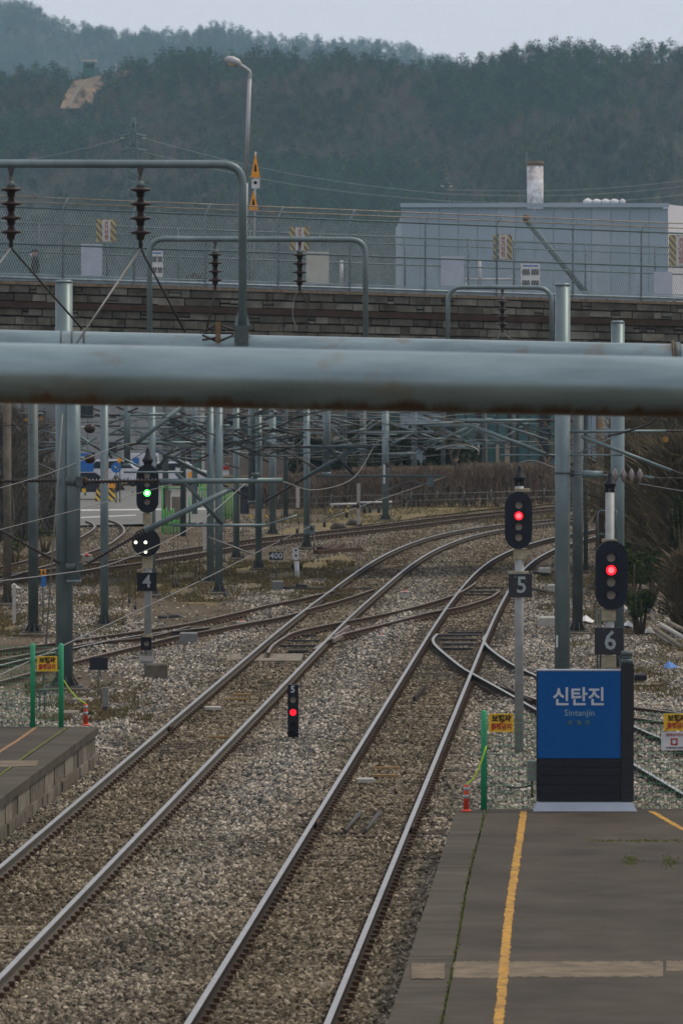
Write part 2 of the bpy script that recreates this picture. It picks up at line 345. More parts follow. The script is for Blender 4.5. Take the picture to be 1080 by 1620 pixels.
def ground_mat():
    m = bpy.data.materials.new('yard_ground'); m.use_nodes = True; nt = m.node_tree; b = nt.nodes['Principled BSDF']; b.inputs['Roughness'].default_value = .95; b.inputs['Specular IOR Level'].default_value = .08
    L = nt.links.new; N = nt.nodes.new; g = N('ShaderNodeNewGeometry')
    n1 = N('ShaderNodeTexNoise'); n1.inputs['Scale'].default_value = 14; n1.inputs['Detail'].default_value = 8; L(g.outputs['Position'], n1.inputs['Vector'])
    n2 = N('ShaderNodeTexNoise'); n2.inputs['Scale'].default_value = .35; n2.inputs['Detail'].default_value = 5; L(g.outputs['Position'], n2.inputs['Vector'])
    r = N('ShaderNodeValToRGB'); e = r.color_ramp.elements; e[0].position = .3; e[0].color = (.035, .03, .022, 1); e[1].position = .72; e[1].color = (.20, .165, .12, 1)  # sheet colour lowered to paint shadow into the gaps between stones
    x = e.new(.5); x.color = (.09, .073, .053, 1)
    L(n1.outputs[0], r.inputs[0])
    r2 = N('ShaderNodeValToRGB'); e = r2.color_ramp.elements; e[0].position = .35; e[0].color = (.75, .72, .62, 1); e[1].position = .65; e[1].color = (1.15, 1.1, 1.05, 1)
    L(n2.outputs[0], r2.inputs[0]); mm = N('ShaderNodeVectorMath'); mm.operation = 'MULTIPLY'; L(r.outputs[0], mm.inputs[0]); L(r2.outputs[0], mm.inputs[1])
    L(mm.outputs[0], b.inputs['Base Color']); bp = N('ShaderNodeBump'); bp.inputs['Strength'].default_value = .6; bp.inputs['Distance'].default_value = .03
    L(n1.outputs[0], bp.inputs['Height']); L(bp.outputs[0], b.inputs['Normal']); return m
GRD = ground_mat()
MB().add([(-4000, -200, -.62), (4000, -200, -.62), (4000, 5200, -.62), (-4000, 5200, -.62)], [(0, 1, 2, 3)]).build('ground', GRASSM, kind='structure')
xs = np.arange(-34, 34.1, .5); ys = np.arange(30, 330, 1.0)
X, Y = np.meshgrid(xs, ys); Z = gz(X, Y); edge = np.clip((np.abs(X) - 28) / 6, 0, 1); Z = Z - edge * .5
Z[-1, :] = -.7; Z[0, :] = -.7
mb = MB(); nx = len(xs)
mb.v = list(zip(X.ravel().tolist(), Y.ravel().tolist(), Z.ravel().tolist()))
mb.f = [(j * nx + i, j * nx + i + 1, (j + 1) * nx + i + 1, (j + 1) * nx + i) for j in range(len(ys) - 1) for i in range(nx - 1)]
mb.m = [0] * len(mb.f); mb.s = [True] * len(mb.f); mb.build('ballast_ground', GRD, kind='structure')

# ------------------------------------------------------------------ tracks
def offs(pts, o):
    out = []
    for i in range(len(pts)):
        d = (pts[min(i + 1, len(pts) - 1)] - pts[max(i - 1, 0)]).normalized(); out.append(pts[i] + Vector((d.y, -d.x, 0)) * o)
    return out
def curve(pts, fine=1.0, it=10): return smooth(resample(catmull(pts, 12), fine), it)
# track centrelines (world)
def left_line(T0, ys, pix):
    pts = [Vector((T0 - .7535 + .0455 * y, y, 0)) for y in ys] + [G(*p) for p in pix]
    return offs(curve(pts, 2, 60), .7535)
cA = left_line(TA, (48, 87, 131, 160), ((524, 934), (580, 892), (633, 863.5), (687, 844.5), (747, 831), (797, 825.5), (841, 822), (878, 819), (938, 815.5), (1010, 812)))
cB = left_line(TB, (48, 90, 131, 160), ((726, 934), (765, 890), (807, 867.5), (841, 856), (878, 847), (938, 836), (1010, 827)))
cC = curve([G(*p) for p in ((-60, 925), (17, 911), (172, 893), (300, 871.5), (401, 855), (520, 842), (622, 831), (717, 818), (797, 810), (841, 807), (938, 797), (1060, 788))], 3, 8)
def railprof(): return [(-.036, 0), (.036, 0), (.036, -.035), (.012, -.05), (.010, -.12), (.06, -.14), (.06, -.15), (-.06, -.15), (-.06, -.14), (-.010, -.12), (-.012, -.05), (-.036, -.035)]
def rail(pts, parent, shiny=True, name='rail', web=None):
    pr = railprof(); n = len(pr); mb = MB(); vs = []
    for i, p in enumerate(pts):
        d = (pts[min(i + 1, len(pts) - 1)] - pts[max(i - 1, 0)]).normalized(); s = Vector((d.y, -d.x, 0))
        vs += [p + s * x + Vector((0, 0, z)) for x, z in pr]
    fs = []; ms = []
    for i in range(len(pts) - 1):
        for k in range(n):
            k2 = (k + 1) % n; fs.append((i * n + k, (i + 1) * n + k, (i + 1) * n + k2, i * n + k2)); ms.append(0 if k == 0 else 1)
    mb.add(vs, fs); mb.m = ms
    mb.f.append(tuple(range(n))); mb.m.append(1); mb.s.append(False); mb.f.append(tuple(reversed(range((len(pts) - 1) * n, len(pts) * n)))); mb.m.append(1); mb.s.append(False)
    return mb.build(name, [RAILTOP, web or RAILWEB] if shiny else [RAILOLD, RAILWEBR], parent)
slp = MB(); slp.bbox((0, 0, -.1), (2.5, .26, .2), .03); SLM = slp.mesh('sleeper', SLEEP)
slw = MB(); slw.bbox((0, 0, -.1), (2.6, .24, .2), .01); SLW = slw.mesh('timber_sleeper', WOODS)
def sleepers(c, parent, step=.6, lo=None, timber=(), zt=-.190, skip=None, maxn=300):
    pts = resample(c, step); k = 0; rest = MB(); clips = MB()
    for i in range(1, len(pts) - 1):
        p = pts[i]; d = pts[i + 1] - pts[i - 1]; ang = math.atan2(d.y, d.x) - math.pi / 2
        tim = any(a <= p.y <= b for a, b in timber)
        if p.y < 56: continue
        if skip and any(a <= p.y <= b for a, b in skip): continue
        j = zt + random.uniform(-.012, .004)
        if k < maxn:
            inst('sleeper', SLW if tim else SLM, parent, (p.x, p.y, j + (.02 if tim else 0)), (0, 0, ang + random.uniform(-.01, .01)))
        else: rest.bbox((p.x, p.y, j - .1), (2.5, .26, .2), .03, ang)
        k += 1
        s = Vector((math.cos(ang), math.sin(ang), 0))
        for o in (-.7535, .7535):
            for q in (-.085, .085): clips.box(p + s * (o + q) + Vector((0, 0, -.14)), (.07, .11, .06), ang)
    if rest.v: rest.build('far_sleepers', SLEEP, parent, kind='stuff')
    if clips.v: clips.build('rail_clips', RUST, parent, kind='stuff')
def track(name, label, c, shiny, **kw):
    t = thing(name, label, 'railway track', (c[0].x, c[0].y, 0))
    wb_ = RAILWEBA if 'left platform' in label else None
    rail(offs(c, -.7535), t, shiny, web=wb_); rail(offs(c, .7535), t, shiny, web=wb_); sleepers(c, t, **kw); return t
tA = track('railway_track', 'railway track running past the left platform and curving away right beyond the switches', cA, True, timber=((105, 109), (136, 146), (168, 176)))
tB = track('railway_track', 'straight track beside the right platform, passing left of the blue station sign', cB, True, timber=((87.5, 90.5), (128, 160), (170, 180)))
tC = track('railway_track', 'rusty brown track crossing the yard at the back in front of the hedge', cC, False, maxn=110)
# crossover rails G (A -> B)
def railpx(pts, parent, shiny, z=-.004, it=4): return rail(smooth(resample(catmull([G(*p, 0) + Vector((0, 0, z)) for p in pts], 8), 1.0), it), parent, shiny)
gx = thing('crossover_track', 'crossover rails linking the left main track to the straight track in mid yard', 'railway track', G(560, 990))
railpx([(424, 1032), (430, 1020), (446, 1010), (467, 998), (540, 983), (590, 974), (640, 963), (685, 951), (724, 938), (744, 927), (752, 921)], gx, False)
railpx([(497, 1026), (520, 1010), (545, 1001), (580, 993), (640, 978), (685, 966), (724, 961), (748, 953), (775, 945), (790, 934)], gx, False)
gc = smooth(resample(catmull([G(*p) for p in ((500, 1003), (560, 988), (640, 970), (700, 957))], 8), 1), 2)
sleepers(gc, gx)
# F: from A toward lower left
fx = thing('diverging_track', 'rails leaving the main track leftward below the 400 marker', 'railway track', G(400, 970))
railpx([(528, 934), (505, 939), (478, 946), (420, 957), (397, 963), (337, 977), (280, 989), (222, 997), (119, 1012), (0, 1027), (-60, 1036)], fx, False)
railpx([(592, 931), (545, 947), (493, 961), (447, 975), (383, 986), (330, 997), (280, 1005), (222, 1020), (119, 1045), (0, 1077), (-60, 1094)], fx, False)
fc = smooth(resample(catmull([G(*p) for p in ((430, 966), (360, 984), (280, 997), (160, 1022), (0, 1052), (-60, 1066))], 8), 1), 2)
sleepers(fc, fx, timber=((150, 160),))
f2 = thing('siding_track', 'siding rails splitting off at the far left behind the green fence posts', 'railway track', G(120, 1030))
railpx([(330, 992), (280, 997), (222, 1004), (119, 1024), (0, 1052), (-60, 1068)], f2, True)
railpx([(300, 990), (222, 1010), (160, 1013), (60, 1031), (0, 1043), (-60, 1055)], f2, False)
sleepers(smooth(resample(catmull([G(*p) for p in ((90, 1022), (0, 1036), (-60, 1046))], 8), 1), 2), f2)
# H: from B toward lower right
hx = thing('diverging_track', 'rails splitting from the straight track and passing behind the blue station sign', 'railway track', G(800, 1090))
railpx([(692, 1002), (684, 1008), (683, 1014), (688, 1020), (700, 1031), (731, 1056), (738, 1060), (812, 1101), (848, 1122), (925, 1163), (1003, 1209), (1080, 1255), (1140, 1290)], hx, True)
railpx([(770, 1002), (764, 1008), (764, 1014), (776, 1027), (812, 1052), (848, 1068), (925, 1108), (1003, 1149), (1045, 1167), (1080, 1181), (1140, 1208)], hx, True)
hc = smooth(resample(catmull([G(*p) for p in ((775, 1050), (830, 1083), (925, 1136), (1003, 1177), (1080, 1215), (1140, 1246))], 8), 1), 2)
sleepers(hc, hx, timber=((120, 150),))
h2 = thing('siding_track', 'outer siding rails crossing behind the sign at the right edge', 'railway track', G(1000, 1130))
railpx([(792, 1084), (812, 1092), (860, 1110), (925, 1125), (1003, 1134), (1080, 1146), (1140, 1156)], h2, False)
railpx([(900, 1100), (960, 1112), (1003, 1118), (1080, 1128), (1140, 1136)], h2, False)
sleepers(smooth(resample(catmull([G(*p) for p in ((925, 1114), (1003, 1126), (1080, 1137), (1140, 1146))], 8), 1), 2), h2)
# D: curving siding at far left
dx = thing('siding_track', 'pair of rails curving up to the level crossing at far left', 'railway track', G(120, 870))
railpx([(-40, 902), (22, 891), (80, 873), (122, 852), (142, 841), (150, 834), (149, 829), (144, 826), (136, 823)], dx, False, it=1)
railpx([(-20, 922), (64, 897), (120, 880), (167, 863), (190, 848), (197, 840), (193, 831), (183, 825), (172, 822)], dx, False, it=1)
# guard / check rails and slide chairs in the switches
def bars(name, label, cat, items, mt, z0=-.14, h=.06):
    t = thing(name, label, cat, G(*items[0][:2]))
    for (x1, y1, x2, y2, w) in items:
        a = G(x1, y1, z0); b = G(x2, y2, z0); MB().box((a + b) / 2, ((b - a).length, w, h), math.atan2(b.y - a.y, b.x - a.x)).build('bar', mt, t)
    return t
bars('switch_rods', 'dark slide chairs and rods between the rails of the left switch', 'switch', [(428, 1022, 500, 1022, .14), (432, 1014, 505, 1014, .12), (440, 1005, 500, 1005, .14), (455, 1030, 488, 1030, .25)], DARKM)
bars('switch_rods', 'dark slide plates inside the switch nearest the blue sign', 'switch', [(690, 1005, 756, 1005, .3), (694, 1012, 754, 1012, .12), (699, 1019, 749, 1019, .3), (708, 1001, 762, 1001, .1), (700, 1026, 746, 1026, .2)], DARKM)
bars('switch_rods', 'dark rods across the straight track just beyond the crossover end', 'switch', [(728, 936, 788, 936, .3), (732, 941, 780, 941, .12), (724, 930, 796, 930, .15)], DARKM)
bars('switch_rods', 'thin dark rods across the left main track at the diverging rails', 'switch', [(524, 933, 590, 931, .14), (515, 940, 560, 940, .5)], DARKM)
bars('guard_rail', 'short check rail beside the left rail above the crossover frog', 'guard rail', [(545, 1003, 527, 1014, .06), (552, 992, 530, 1007, .06)], RAILOLD, -.05, .1)
bars('guard_rail', 'check rail inside the straight track right of its frog', 'guard rail', [(672, 1087, 655, 1106, .06), (792, 1086, 840, 1112, .06)], RAILWEB, -.05, .1)

# ballast stones (stuff): geometry nodes instances of a jittered ico stone
def stones():
    N = 380000
    y = 56 + (265 - 56) * rng.random(N) ** 1.25
    hw = y * .0635 + 1.6; x = (rng.random(N) * 2 - 1) * hw
    t = x - .0455 * y
    keep = np.ones(N, bool)
    keep &= ~((y < 84.4) & (t > -2.10))           # right platform
    keep &= ~((y < 103.2) & (t < -9.08))          # left platform
    keep &= ~((y > 125) & (t < -10.0) & (rng.random(N) < np.clip((np.sin(x * .9 + y * .11) + 1.3) * .55, 0, .96)))
    keep &= ~((y > 150) & (x > 6.9) & (rng.random(N) < .8))
    # inside the four-foot: fewer stones so the sleepers show
    inner = (np.minimum(abs(t - TA), abs(t - TB)) < 1.2) & (y < 190)
    keep &= ~(inner & (rng.random(N) < .0))
    x = x[keep]; y = y[keep]; z = gz(x, y) + .004 + .012 * rng.random(len(x))
    me = bpy.data.meshes.new('ballast'); me.vertices.add(len(x)); me.vertices.foreach_set('co', np.stack([x, y, z], 1).ravel().astype('f')); me.update()
    o = bpy.data.objects.new('ballast', me); COL.objects.link(o); o['kind'] = 'stuff'; o['label'] = 'crushed stone ballast around the tracks'; o['category'] = 'ballast'
    ng = bpy.data.node_groups.new('stones', 'GeometryNodeTree'); ng.interface.new_socket('Geometry', in_out='INPUT', socket_type='NodeSocketGeometry'); ng.interface.new_socket('Geometry', in_out='OUTPUT', socket_type='NodeSocketGeometry')
    n = ng.nodes; L = ng.links.new; gi = n.new('NodeGroupInput'); go = n.new('NodeGroupOutput')
    join = n.new('GeometryNodeJoinGeometry')
    for sd_ in range(3):
        ico = n.new('GeometryNodeMeshIcoSphere'); ico.inputs['Radius'].default_value = .040; ico.inputs['Subdivisions'].default_value = 1
        sp = n.new('GeometryNodeSetPosition'); rv = n.new('FunctionNodeRandomValue'); rv.data_type = 'FLOAT_VECTOR'
        rv.inputs[0].default_value = (-.014,) * 3; rv.inputs[1].default_value = (.014,) * 3; rv.inputs['Seed'].default_value = sd_ + 3
        L(ico.outputs[0], sp.inputs[0]); L(rv.outputs[0], sp.inputs['Offset'])
        sm = n.new('GeometryNodeSetMaterial'); sm.inputs['Material'].default_value = BALL; L(sp.outputs[0], sm.inputs[0])
        g2 = n.new('GeometryNodeGeometryToInstance'); L(sm.outputs[0], g2.inputs[0]); L(g2.outputs[0], join.inputs[0])
    io = n.new('GeometryNodeInstanceOnPoints'); io.inputs['Pick Instance'].default_value = True
    L(gi.outputs[0], io.inputs['Points']); L(join.outputs[0], io.inputs['Instance'])
    rr = n.new('FunctionNodeRandomValue'); rr.data_type = 'FLOAT_VECTOR'; rr.inputs[1].default_value = (6.28,) * 3; L(rr.outputs[0], io.inputs['Rotation'])
    rs = n.new('FunctionNodeRandomValue'); rs.data_type = 'FLOAT_VECTOR'; rs.inputs[0].default_value = (.45, .4, .35); rs.inputs[1].default_value = (1.35, 1.2, 1.0); rs.inputs['Seed'].default_value = 5
    L(rs.outputs[0], io.inputs['Scale']); L(io.outputs[0], go.inputs[0])
    md = o.modifiers.new('stones', 'NODES'); md.node_group = ng
stones()
# grass / dirt patches
def blob(name, pts, z, m, label=None, kind='structure', jit=.15):
    g = [G(x, y, z) for x, y in pts]; q = []
    for i in range(len(g)):
        a, b = g[i], g[(i + 1) % len(g)]
        for k in range(5): p = a.lerp(b, k / 5); q.append((p.x + random.uniform(-jit, jit), p.y + random.uniform(-jit, jit) * 6, z))
    o = MB().add(q, [tuple(range(len(q)))]).build(name, m); o['kind'] = kind
    return o
def tufts(name, label, regions, m, n, h=.09, spread=.01):
    mb = MB()
    for (x0, y0, x1, y1, k) in regions:
        for _ in range(int(n * k)):
            px = random.uniform(x0, x1); py = random.uniform(y0, y1)
            if math.sin(px * .06) * math.sin(py * .25 + px * .02) < -.35: continue
            p = G(px, py, -.2); p.z = -.165
            for q in range(3):
                a = random.uniform(0, 6.28); w = random.uniform(.012, .03); hh = h * random.uniform(.4, 1.2); lx = random.uniform(-.06, .06)
                b = Vector((math.cos(a) * w, math.sin(a) * w, 0)); mb.add([p - b, p + b, p + Vector((lx, random.uniform(-.05, .05), hh))], [(0, 1, 2)])
    o = mb.build(name, m); o['kind'] = 'stuff'; o['label'] = label; return o
blob('grass_patch', [(215, 905), (330, 897), (450, 893), (545, 878), (560, 886), (500, 915), (420, 940), (340, 958), (230, 950), (180, 930)], -.165, GRASSM)
blob('dry_grass_strip', [(420, 845), (520, 822), (640, 803), (760, 790), (960, 780), (960, 792), (840, 800), (760, 806), (640, 822), (520, 838), (420, 856)], -.14, GRASSM)
blob('grass_patch', [(0, 950), (140, 948), (205, 960), (160, 990), (60, 1012), (0, 1015)], -.165, GRASSM)
blob('grass_patch', [(985, 1005), (1060, 1005), (1110, 1030), (1110, 1110), (1010, 1100), (970, 1050)], -.155, GRASSM)
tufts('grass', 'patchy dry grass tufts among the tracks', [(190, 890, 560, 955, 1), (0, 945, 200, 1012, .6), (880, 1000, 1080, 1110, .8), (420, 780, 960, 830, 1.1), (40, 1085, 240, 1145, .5), (850, 900, 1000, 990, .5), (0, 880, 230, 930, .4)], GRASSM, 9000, h=.11)
# ------------------------------------------------------------------ platforms
def platform(name, tEdge, d0, d1, x_far, side, ends):
    return setting(name)
ZP = .5
rp = setting('platform_right', (3, 70, 0))
def tx(t, y): return t + .0455 * y
def slabquad(pts, z0, z1): # pts plan list ccw
    n = len(pts); mb = MB(); mb.add([(x, y, z0) for x, y in pts] + [(x, y, z1) for x, y in pts], [tuple(reversed(range(n))), tuple(range(n, 2 * n))] + [(i, (i + 1) % n, n + (i + 1) % n, n + i) for i in range(n)]); return mb
TE = 1.70 - .0455 * 84.2      # left edge of right platform, t coordinate
yend = 84.25
gap = [(767, 1284), (757, 1325), (745, 1370), (738, 1400), (722, 1500), (708, 1570), (700, 1610), (694, 1640)]
gw = [G(x, y, ZP) for x, y in gap]
def gx_at(y):
    q = sorted((g.y, g.x) for g in gw); return float(np.interp(y, [a for a, b in q], [b for a, b in q])) if y > q[0][0] else q[0][1] - (q[0][0] - y) * .0455
rows = [36, 44, 50, 54, 57, 60, 63.5, 67, 71, 75, 79.5, yend]
for a, b in zip(rows, rows[1:]):      # coping slabs along the edge
    e = .008
    slabquad([(tx(TE, a + e), a + e), (gx_at(a + e) - .012, a + e), (gx_at((a + b) / 2) - .012, (a + b) / 2), (gx_at(b - e) - .012, b - e), (tx(TE, b - e), b - e)], -.6, ZP + random.uniform(-.004, .002)).build('edge_slab', ASPH2, rp)
yl = [(828, 1283), (815, 1370), (804, 1450), (797, 1530), (786, 1640)]
main = [(gx_at(y) + .012, y) for y in rows]
poly = main + [(14, yend), (14, 36)]; poly = [poly[i] for i in range(len(poly))][::-1]
slabquad(poly, -.6, ZP + .004).build('paved_top', ASPH, rp)
def strip(pts, w0, w1, z, name, m, parent, jit=.006, holes=0):
    q = resample(catmull([G(x, y, z) for x, y in pts], 8), .12); mb = MB(); L = []; Rr = []
    for i, p in enumerate(q):
        w = w0 + (w1 - w0) * i / len(q); L.append((p.x - w / 2 + random.uniform(-jit, jit), p.y, z)); Rr.append((p.x + w / 2 + random.uniform(-jit, jit), p.y, z))
    n = len(q); vs = L + Rr
    fs = [(i, n + i, n + i + 1, i + 1) for i in range(n - 1) if random.random() > holes]
    mb.add(vs, fs); return mb.build(name, m, parent)
strip(yl, .10, .10, ZP + .008, 'yellow_line', YLINE, rp, .012, 0)
strip([(1028, 1283), (1052, 1296), (1080, 1312), (1160, 1350)], .09, .09, ZP + .008, 'yellow_line', YLINE, rp, .010, 0)
def crossstrip(y0, y1, xa, xb, m, parent, name):
    a0 = G(xa, y0, ZP).y; a1 = G(xa, y1, ZP).y; mb = MB(); q = np.linspace(xa, xb, 40); n = 40
    top = [(G(x, y0 + random.uniform(-1.3, 1.3), ZP + .007)) for x in q]; bot = [(G(x, y1 + random.uniform(-1.3, 1.3), ZP + .007)) for x in q]
    mb.add(bot + top, [(i, i + 1, n + i + 1, n + i) for i in range(n - 1)]); return mb.build(name, m, parent)
crossstrip(1524, 1548, 650, 703, STRIPC, rp, 'pale_strip'); crossstrip(1521, 1547, 716, 790, STRIPC, rp, 'pale_strip'); crossstrip(1521, 1545, 804, 1048, STRIPC, rp, 'pale_strip'); crossstrip(1520, 1536, 1053, 1130, STRIPC, rp, 'pale_strip')
mb = MB()
for _ in range(900):
    k = random.random()
    if k < .55: y = random.uniform(56, 84); x = gx_at(y) + random.gauss(0, .012); z = ZP
    elif k < .8: g = G(random.choice([997, 1060]) + random.gauss(0, 7), random.choice([1366, 1360, 1364]) + random.gauss(0, 5), ZP); x, y, z = g.x, g.y, ZP
    else: g = G(random.uniform(930, 1080), 1331 + random.gauss(0, 1.2), ZP); x, y, z = g.x, g.y, ZP
    p = Vector((x, y, z + .004)); a = random.uniform(0, 6.28); w = .012; b = Vector((math.cos(a) * w, math.sin(a) * w, 0)); mb.add([p - b, p + b, p + Vector((random.uniform(-.02, .02), 0, random.uniform(.01, .03)))], [(0, 1, 2)])
mb.build('moss', MOSS, rp, kind='stuff')
# left platform
lp = setting('platform_left', (-8, 90, 0))
yl_end = 103.0; TL = -4.40 - .0455 * 103
def lx(y, o=0): return TL + .0455 * y + o
slabquad([(-24, 40), (lx(40, -.52), 40), (lx(yl_end, -.52), yl_end), (-24, yl_end)], -.6, ZP + .004).build('paved_top', ASPH, lp)
rows2 = [40 + i * 3 for i in range(22)]
for a, b in zip(rows2, rows2[1:]):
    b2 = min(b, yl_end); slabquad([(lx(a, -.5), a + .01), (lx(a), a + .01), (lx(b2), b2 - .01), (lx(b2, -.5), b2 - .01)], .36, ZP).build('edge_slab', ASPH2, lp)
y = 60.0
while y < yl_end - .2:   # wall blocks under the coping
    w = random.uniform(.75, 1.0); b2 = min(y + w, yl_end)
    for (z0, z1, o) in ((.02, .355, -.05), (-.45, .015, -.01)):
        oo = o + random.uniform(-.02, .012); slabquad([(lx(y, -.5), y + .012), (lx(y, oo), y + .012), (lx(b2, oo), b2 - .012), (lx(b2, -.5), b2 - .012)], z0, z1).build('wall_block', CONC if random.random() < .5 else CONCD, lp)
    y += w
xw = -24
while xw < lx(yl_end, -.6):
    slabquad([(xw + .01, yl_end - .3), (xw + .9, yl_end - .3), (xw + .9, yl_end - .02), (xw + .01, yl_end - .02)], -.5, .49).build('wall_block', CONCD, lp); xw += .92
strip([(58, 1150), (30, 1170), (0, 1189), (-60, 1230)], .07, .07, ZP + .008, 'orange_line', mat('faded_orange_line', (.30, .17, .08), .9, 0, scale=8, c2=(.2, .12, .07), coord='World'), lp)
strip([(105, 1151), (50, 1189), (0, 1226), (-60, 1270)], .03, .05, ZP + .007, 'moss_joint', MOSS, lp)
crossstrip2 = [(-5, 1207), (60, 1205)]
mb = MB(); q = [G(x, y, ZP + .0075) for x, y in ((-40, 1203), (62, 1203), (58, 1212), (-40, 1214))]; mb.add(q[::-1], [(0, 1, 2, 3)]); mb.build('pale_strip', STRIPC, lp)

# ------------------------------------------------------------------ station sign
b0 = G(925, 1284, ZP); sd0 = b0.y + .12; s = ppm(sd0)
sg = thing('station_sign', 'tall blue station name board with dark lower panel at the platform end', 'station sign', (b0.x, sd0, ZP))
def pz(py, d): return P(540, py, d).z
def pxx(px, d): return P(px, 810, d).x
def rect(mb, x0, y0, x1, y1, d, th, mi=0, back=True):
    a = P(x0, y0, d); b = P(x1, y1, d); mb.box(((a.x + b.x) / 2, d + (th / 2 if back else 0), (a.z + b.z) / 2), (abs(b.x - a.x), th, abs(a.z - b.z)), 0, mi); return mb
rect(MB(), 849, 1061, 981, 1199.5, sd0, .16).build('blue_panel', BLUE, sg)
rect(MB(), 848.4, 1059.5, 981.4, 1061.6, sd0 - .008, .18).build('top_trim', SILV, sg); rect(MB(), 848.2, 1061, 849.4, 1268, sd0 - .006, .17).build('edge_trim', SIGNST, sg)
for i in range(5):
    rect(MB(), 850, 1200.5 + i * 13.6, 981, 1213.2 + i * 13.6, sd0 + .006, .15).build('slat', SIGNBK, sg)
rect(MB(), 852, 1200, 979, 1268, sd0 + .02, .1).build('inner_panel', BLACK, sg)
a = P(991.5, 1268, sd0); bb = P(991.5, 1050, sd0)
MB().box((a.x, sd0 + .1, (a.z + bb.z) / 2), (20 / s, .22, bb.z - a.z)).build('side_post', SIGNST, sg)
MB().tube([P(991, 1050, sd0 + .1), P(991, 1042, sd0 + .1)], 9.5 / s, 16).tube([P(991, 1042, sd0 + .1), P(991, 1037, sd0 + .1)], 8 / s, 16).tube([P(991, 1037, sd0 + .1), P(991, 1030, sd0 + .1)], 9 / s, 16).build('post_collar', GALVD, sg)
mb = MB(); bx0 = P(843, 1283, sd0 - .1); bx1 = P(1007, 1268, sd0 - .1)
w = bx1.x - bx0.x; cx = (bx0.x + bx1.x) / 2
mb.add([(cx - w / 2, sd0 - .12, ZP + .004), (cx + w / 2, sd0 - .12, ZP + .004), (cx + w / 2, sd0 + .3, ZP + .004), (cx - w / 2, sd0 + .3, ZP + .004), (cx - w / 2 + .06, sd0 - .05, ZP + .13), (cx + w / 2 - .06, sd0 - .05, ZP + .13), (cx + w / 2 - .06, sd0 + .25, ZP + .13), (cx - w / 2 + .06, sd0 + .25, ZP + .13)],
       [(3, 2, 1, 0), (4, 5, 6, 7), (0, 1, 5, 4), (1, 2, 6, 5), (2, 3, 7, 6), (3, 0, 4, 7)]); mb.build('plinth', SILV, sg)
def txt(s_, px, py, hpx, d, m, parent, name='lettering', bold=0, sx=1, spacing=None):
    p = P(px, py, d); size = hpx / ppm(d)
    mb = text_mb(s_, size, (0, 0, 0), bold=bold); mb.v = [(p.x + v[0] * sx, p.y - .004 + v[1], p.z + v[2]) for v in mb.v]; return mb.build(name, m, parent)
txt('신탄진', 915, 1104, 31, sd0 - .002, WHTL, sg, bold=.006, sx=.98)
txt('Sintanjin', 916, 1128, 14.5, sd0 - .002, PALEL, sg)
txt('新  灘  津', 915, 1144, 8.5, sd0 - .002, OLIVEL, sg)

# ------------------------------------------------------------------ green posts, wire fences, warning signs, delineators
def wirefence(label, x0, x1, ytop, d, zb, posts, parent_posts=True):
    g = thing('wire_fence', label, 'fence', (pxx((x0 + x1) / 2, d), d, zb))
    zt = pz(ytop, d); xa = pxx(x0, d); xb = pxx(x1, d)
    mb = MB(); n = int((xb - xa) / .055)
    for i in range(n + 1): x = xa + (xb - xa) * i / n; mb.tube([(x, d, zb + .03), (x, d, zt)], .004, 3, caps=False)
    k = int((zt - zb) / .11)
    for i in range(k + 1): z = zb + .03 + (zt - zb - .03) * i / k; mb.tube([(xa, d, z), (xb, d, z)], .004, 3, caps=False)
    mb.build('wire_mesh', GREENW, g, kind='stuff')
    for px in posts:
        x = pxx(px, d); MB().tube([(x, d - .03, zb + .004), (x, d - .03, zt + .05), (x, d - .03, zt + .075)], [.045, .045, .02], 12).build('post', GREENP, g)
    return g
DL = 102.85; DR = 84.0
wirefence('green wire fence with two green posts across the end of the left platform', -30, 97, 1024, DL, ZP, (52, 97))
wirefence('green wire fence with one green post left of the blue sign', 765, 846, 1131, DR + .1, ZP, (765,))
wirefence('green wire fence right of the blue sign at the edge of the photo', 1008, 1140, 1129, DR + .15, ZP, (1120,))
def warn(label, x0, y0, x1, y1, d, wht=False):
    g = thing('warning_sign', label, 'warning sign', P((x0 + x1) / 2, (y0 + y1) / 2, d))
    rect(MB(), x0, y0, x1, y1, d, .01).build('plate', YELS, g)
    h = y1 - y0
    txt('보행자', (x0 + x1) / 2, y0 + h * .28, h * .40, d - .002, BLKL, g, bold=.004, sx=.95)
    txt('통행금지', (x0 + x1) / 2, y0 + h * .72, h * .36, d - .002, REDL, g, bold=.003, sx=.86)
    a = P(x0 + 3, y1 - 2, d - .008); b = P(x1 - 3, y0 + 3, d - .008); MB().box((a + b) / 2, ((b - a).length, .003, 1.6 / ppm(d)), rot=Matrix.Rotation(-math.atan2(b.z - a.z, b.x - a.x), 3, 'Y')).build('slash', REDL, g)
    return g
warn('yellow no-walking sign between the two green posts on the left platform', 59, 1038, 91, 1062, DL - .12)
warn('yellow no-walking sign on the wire fence left of the blue sign', 773, 1129, 812, 1158, DR - .06)
warn('yellow no-walking sign at right edge above the white notice', 1049, 1129, 1090, 1156, DR - .06)
g = thing('notice_board', 'white notice with a small red square emblem under a yellow sign', 'notice', P(1065, 1172, DR - .06))
rect(MB(), 1045, 1158, 1089, 1187, DR - .06, .01).build('plate', WHITEM, g); rect(MB(), 1060, 1168, 1071, 1179, DR - .064, .003, back=False).build('emblem', REDL, g)
txt('통행금지안내', 1067, 1162.5, 5.2, DR - .062, REDL, g); txt('한국철도공사 신탄진역', 1067, 1183, 3, DR - .062, BLKL, g)
p_ = P(1065.5, 1173.5, DR - .068); MB().disc(p_, .032, -.001, .001, 16).build('emblem_ring', WHTL, g)
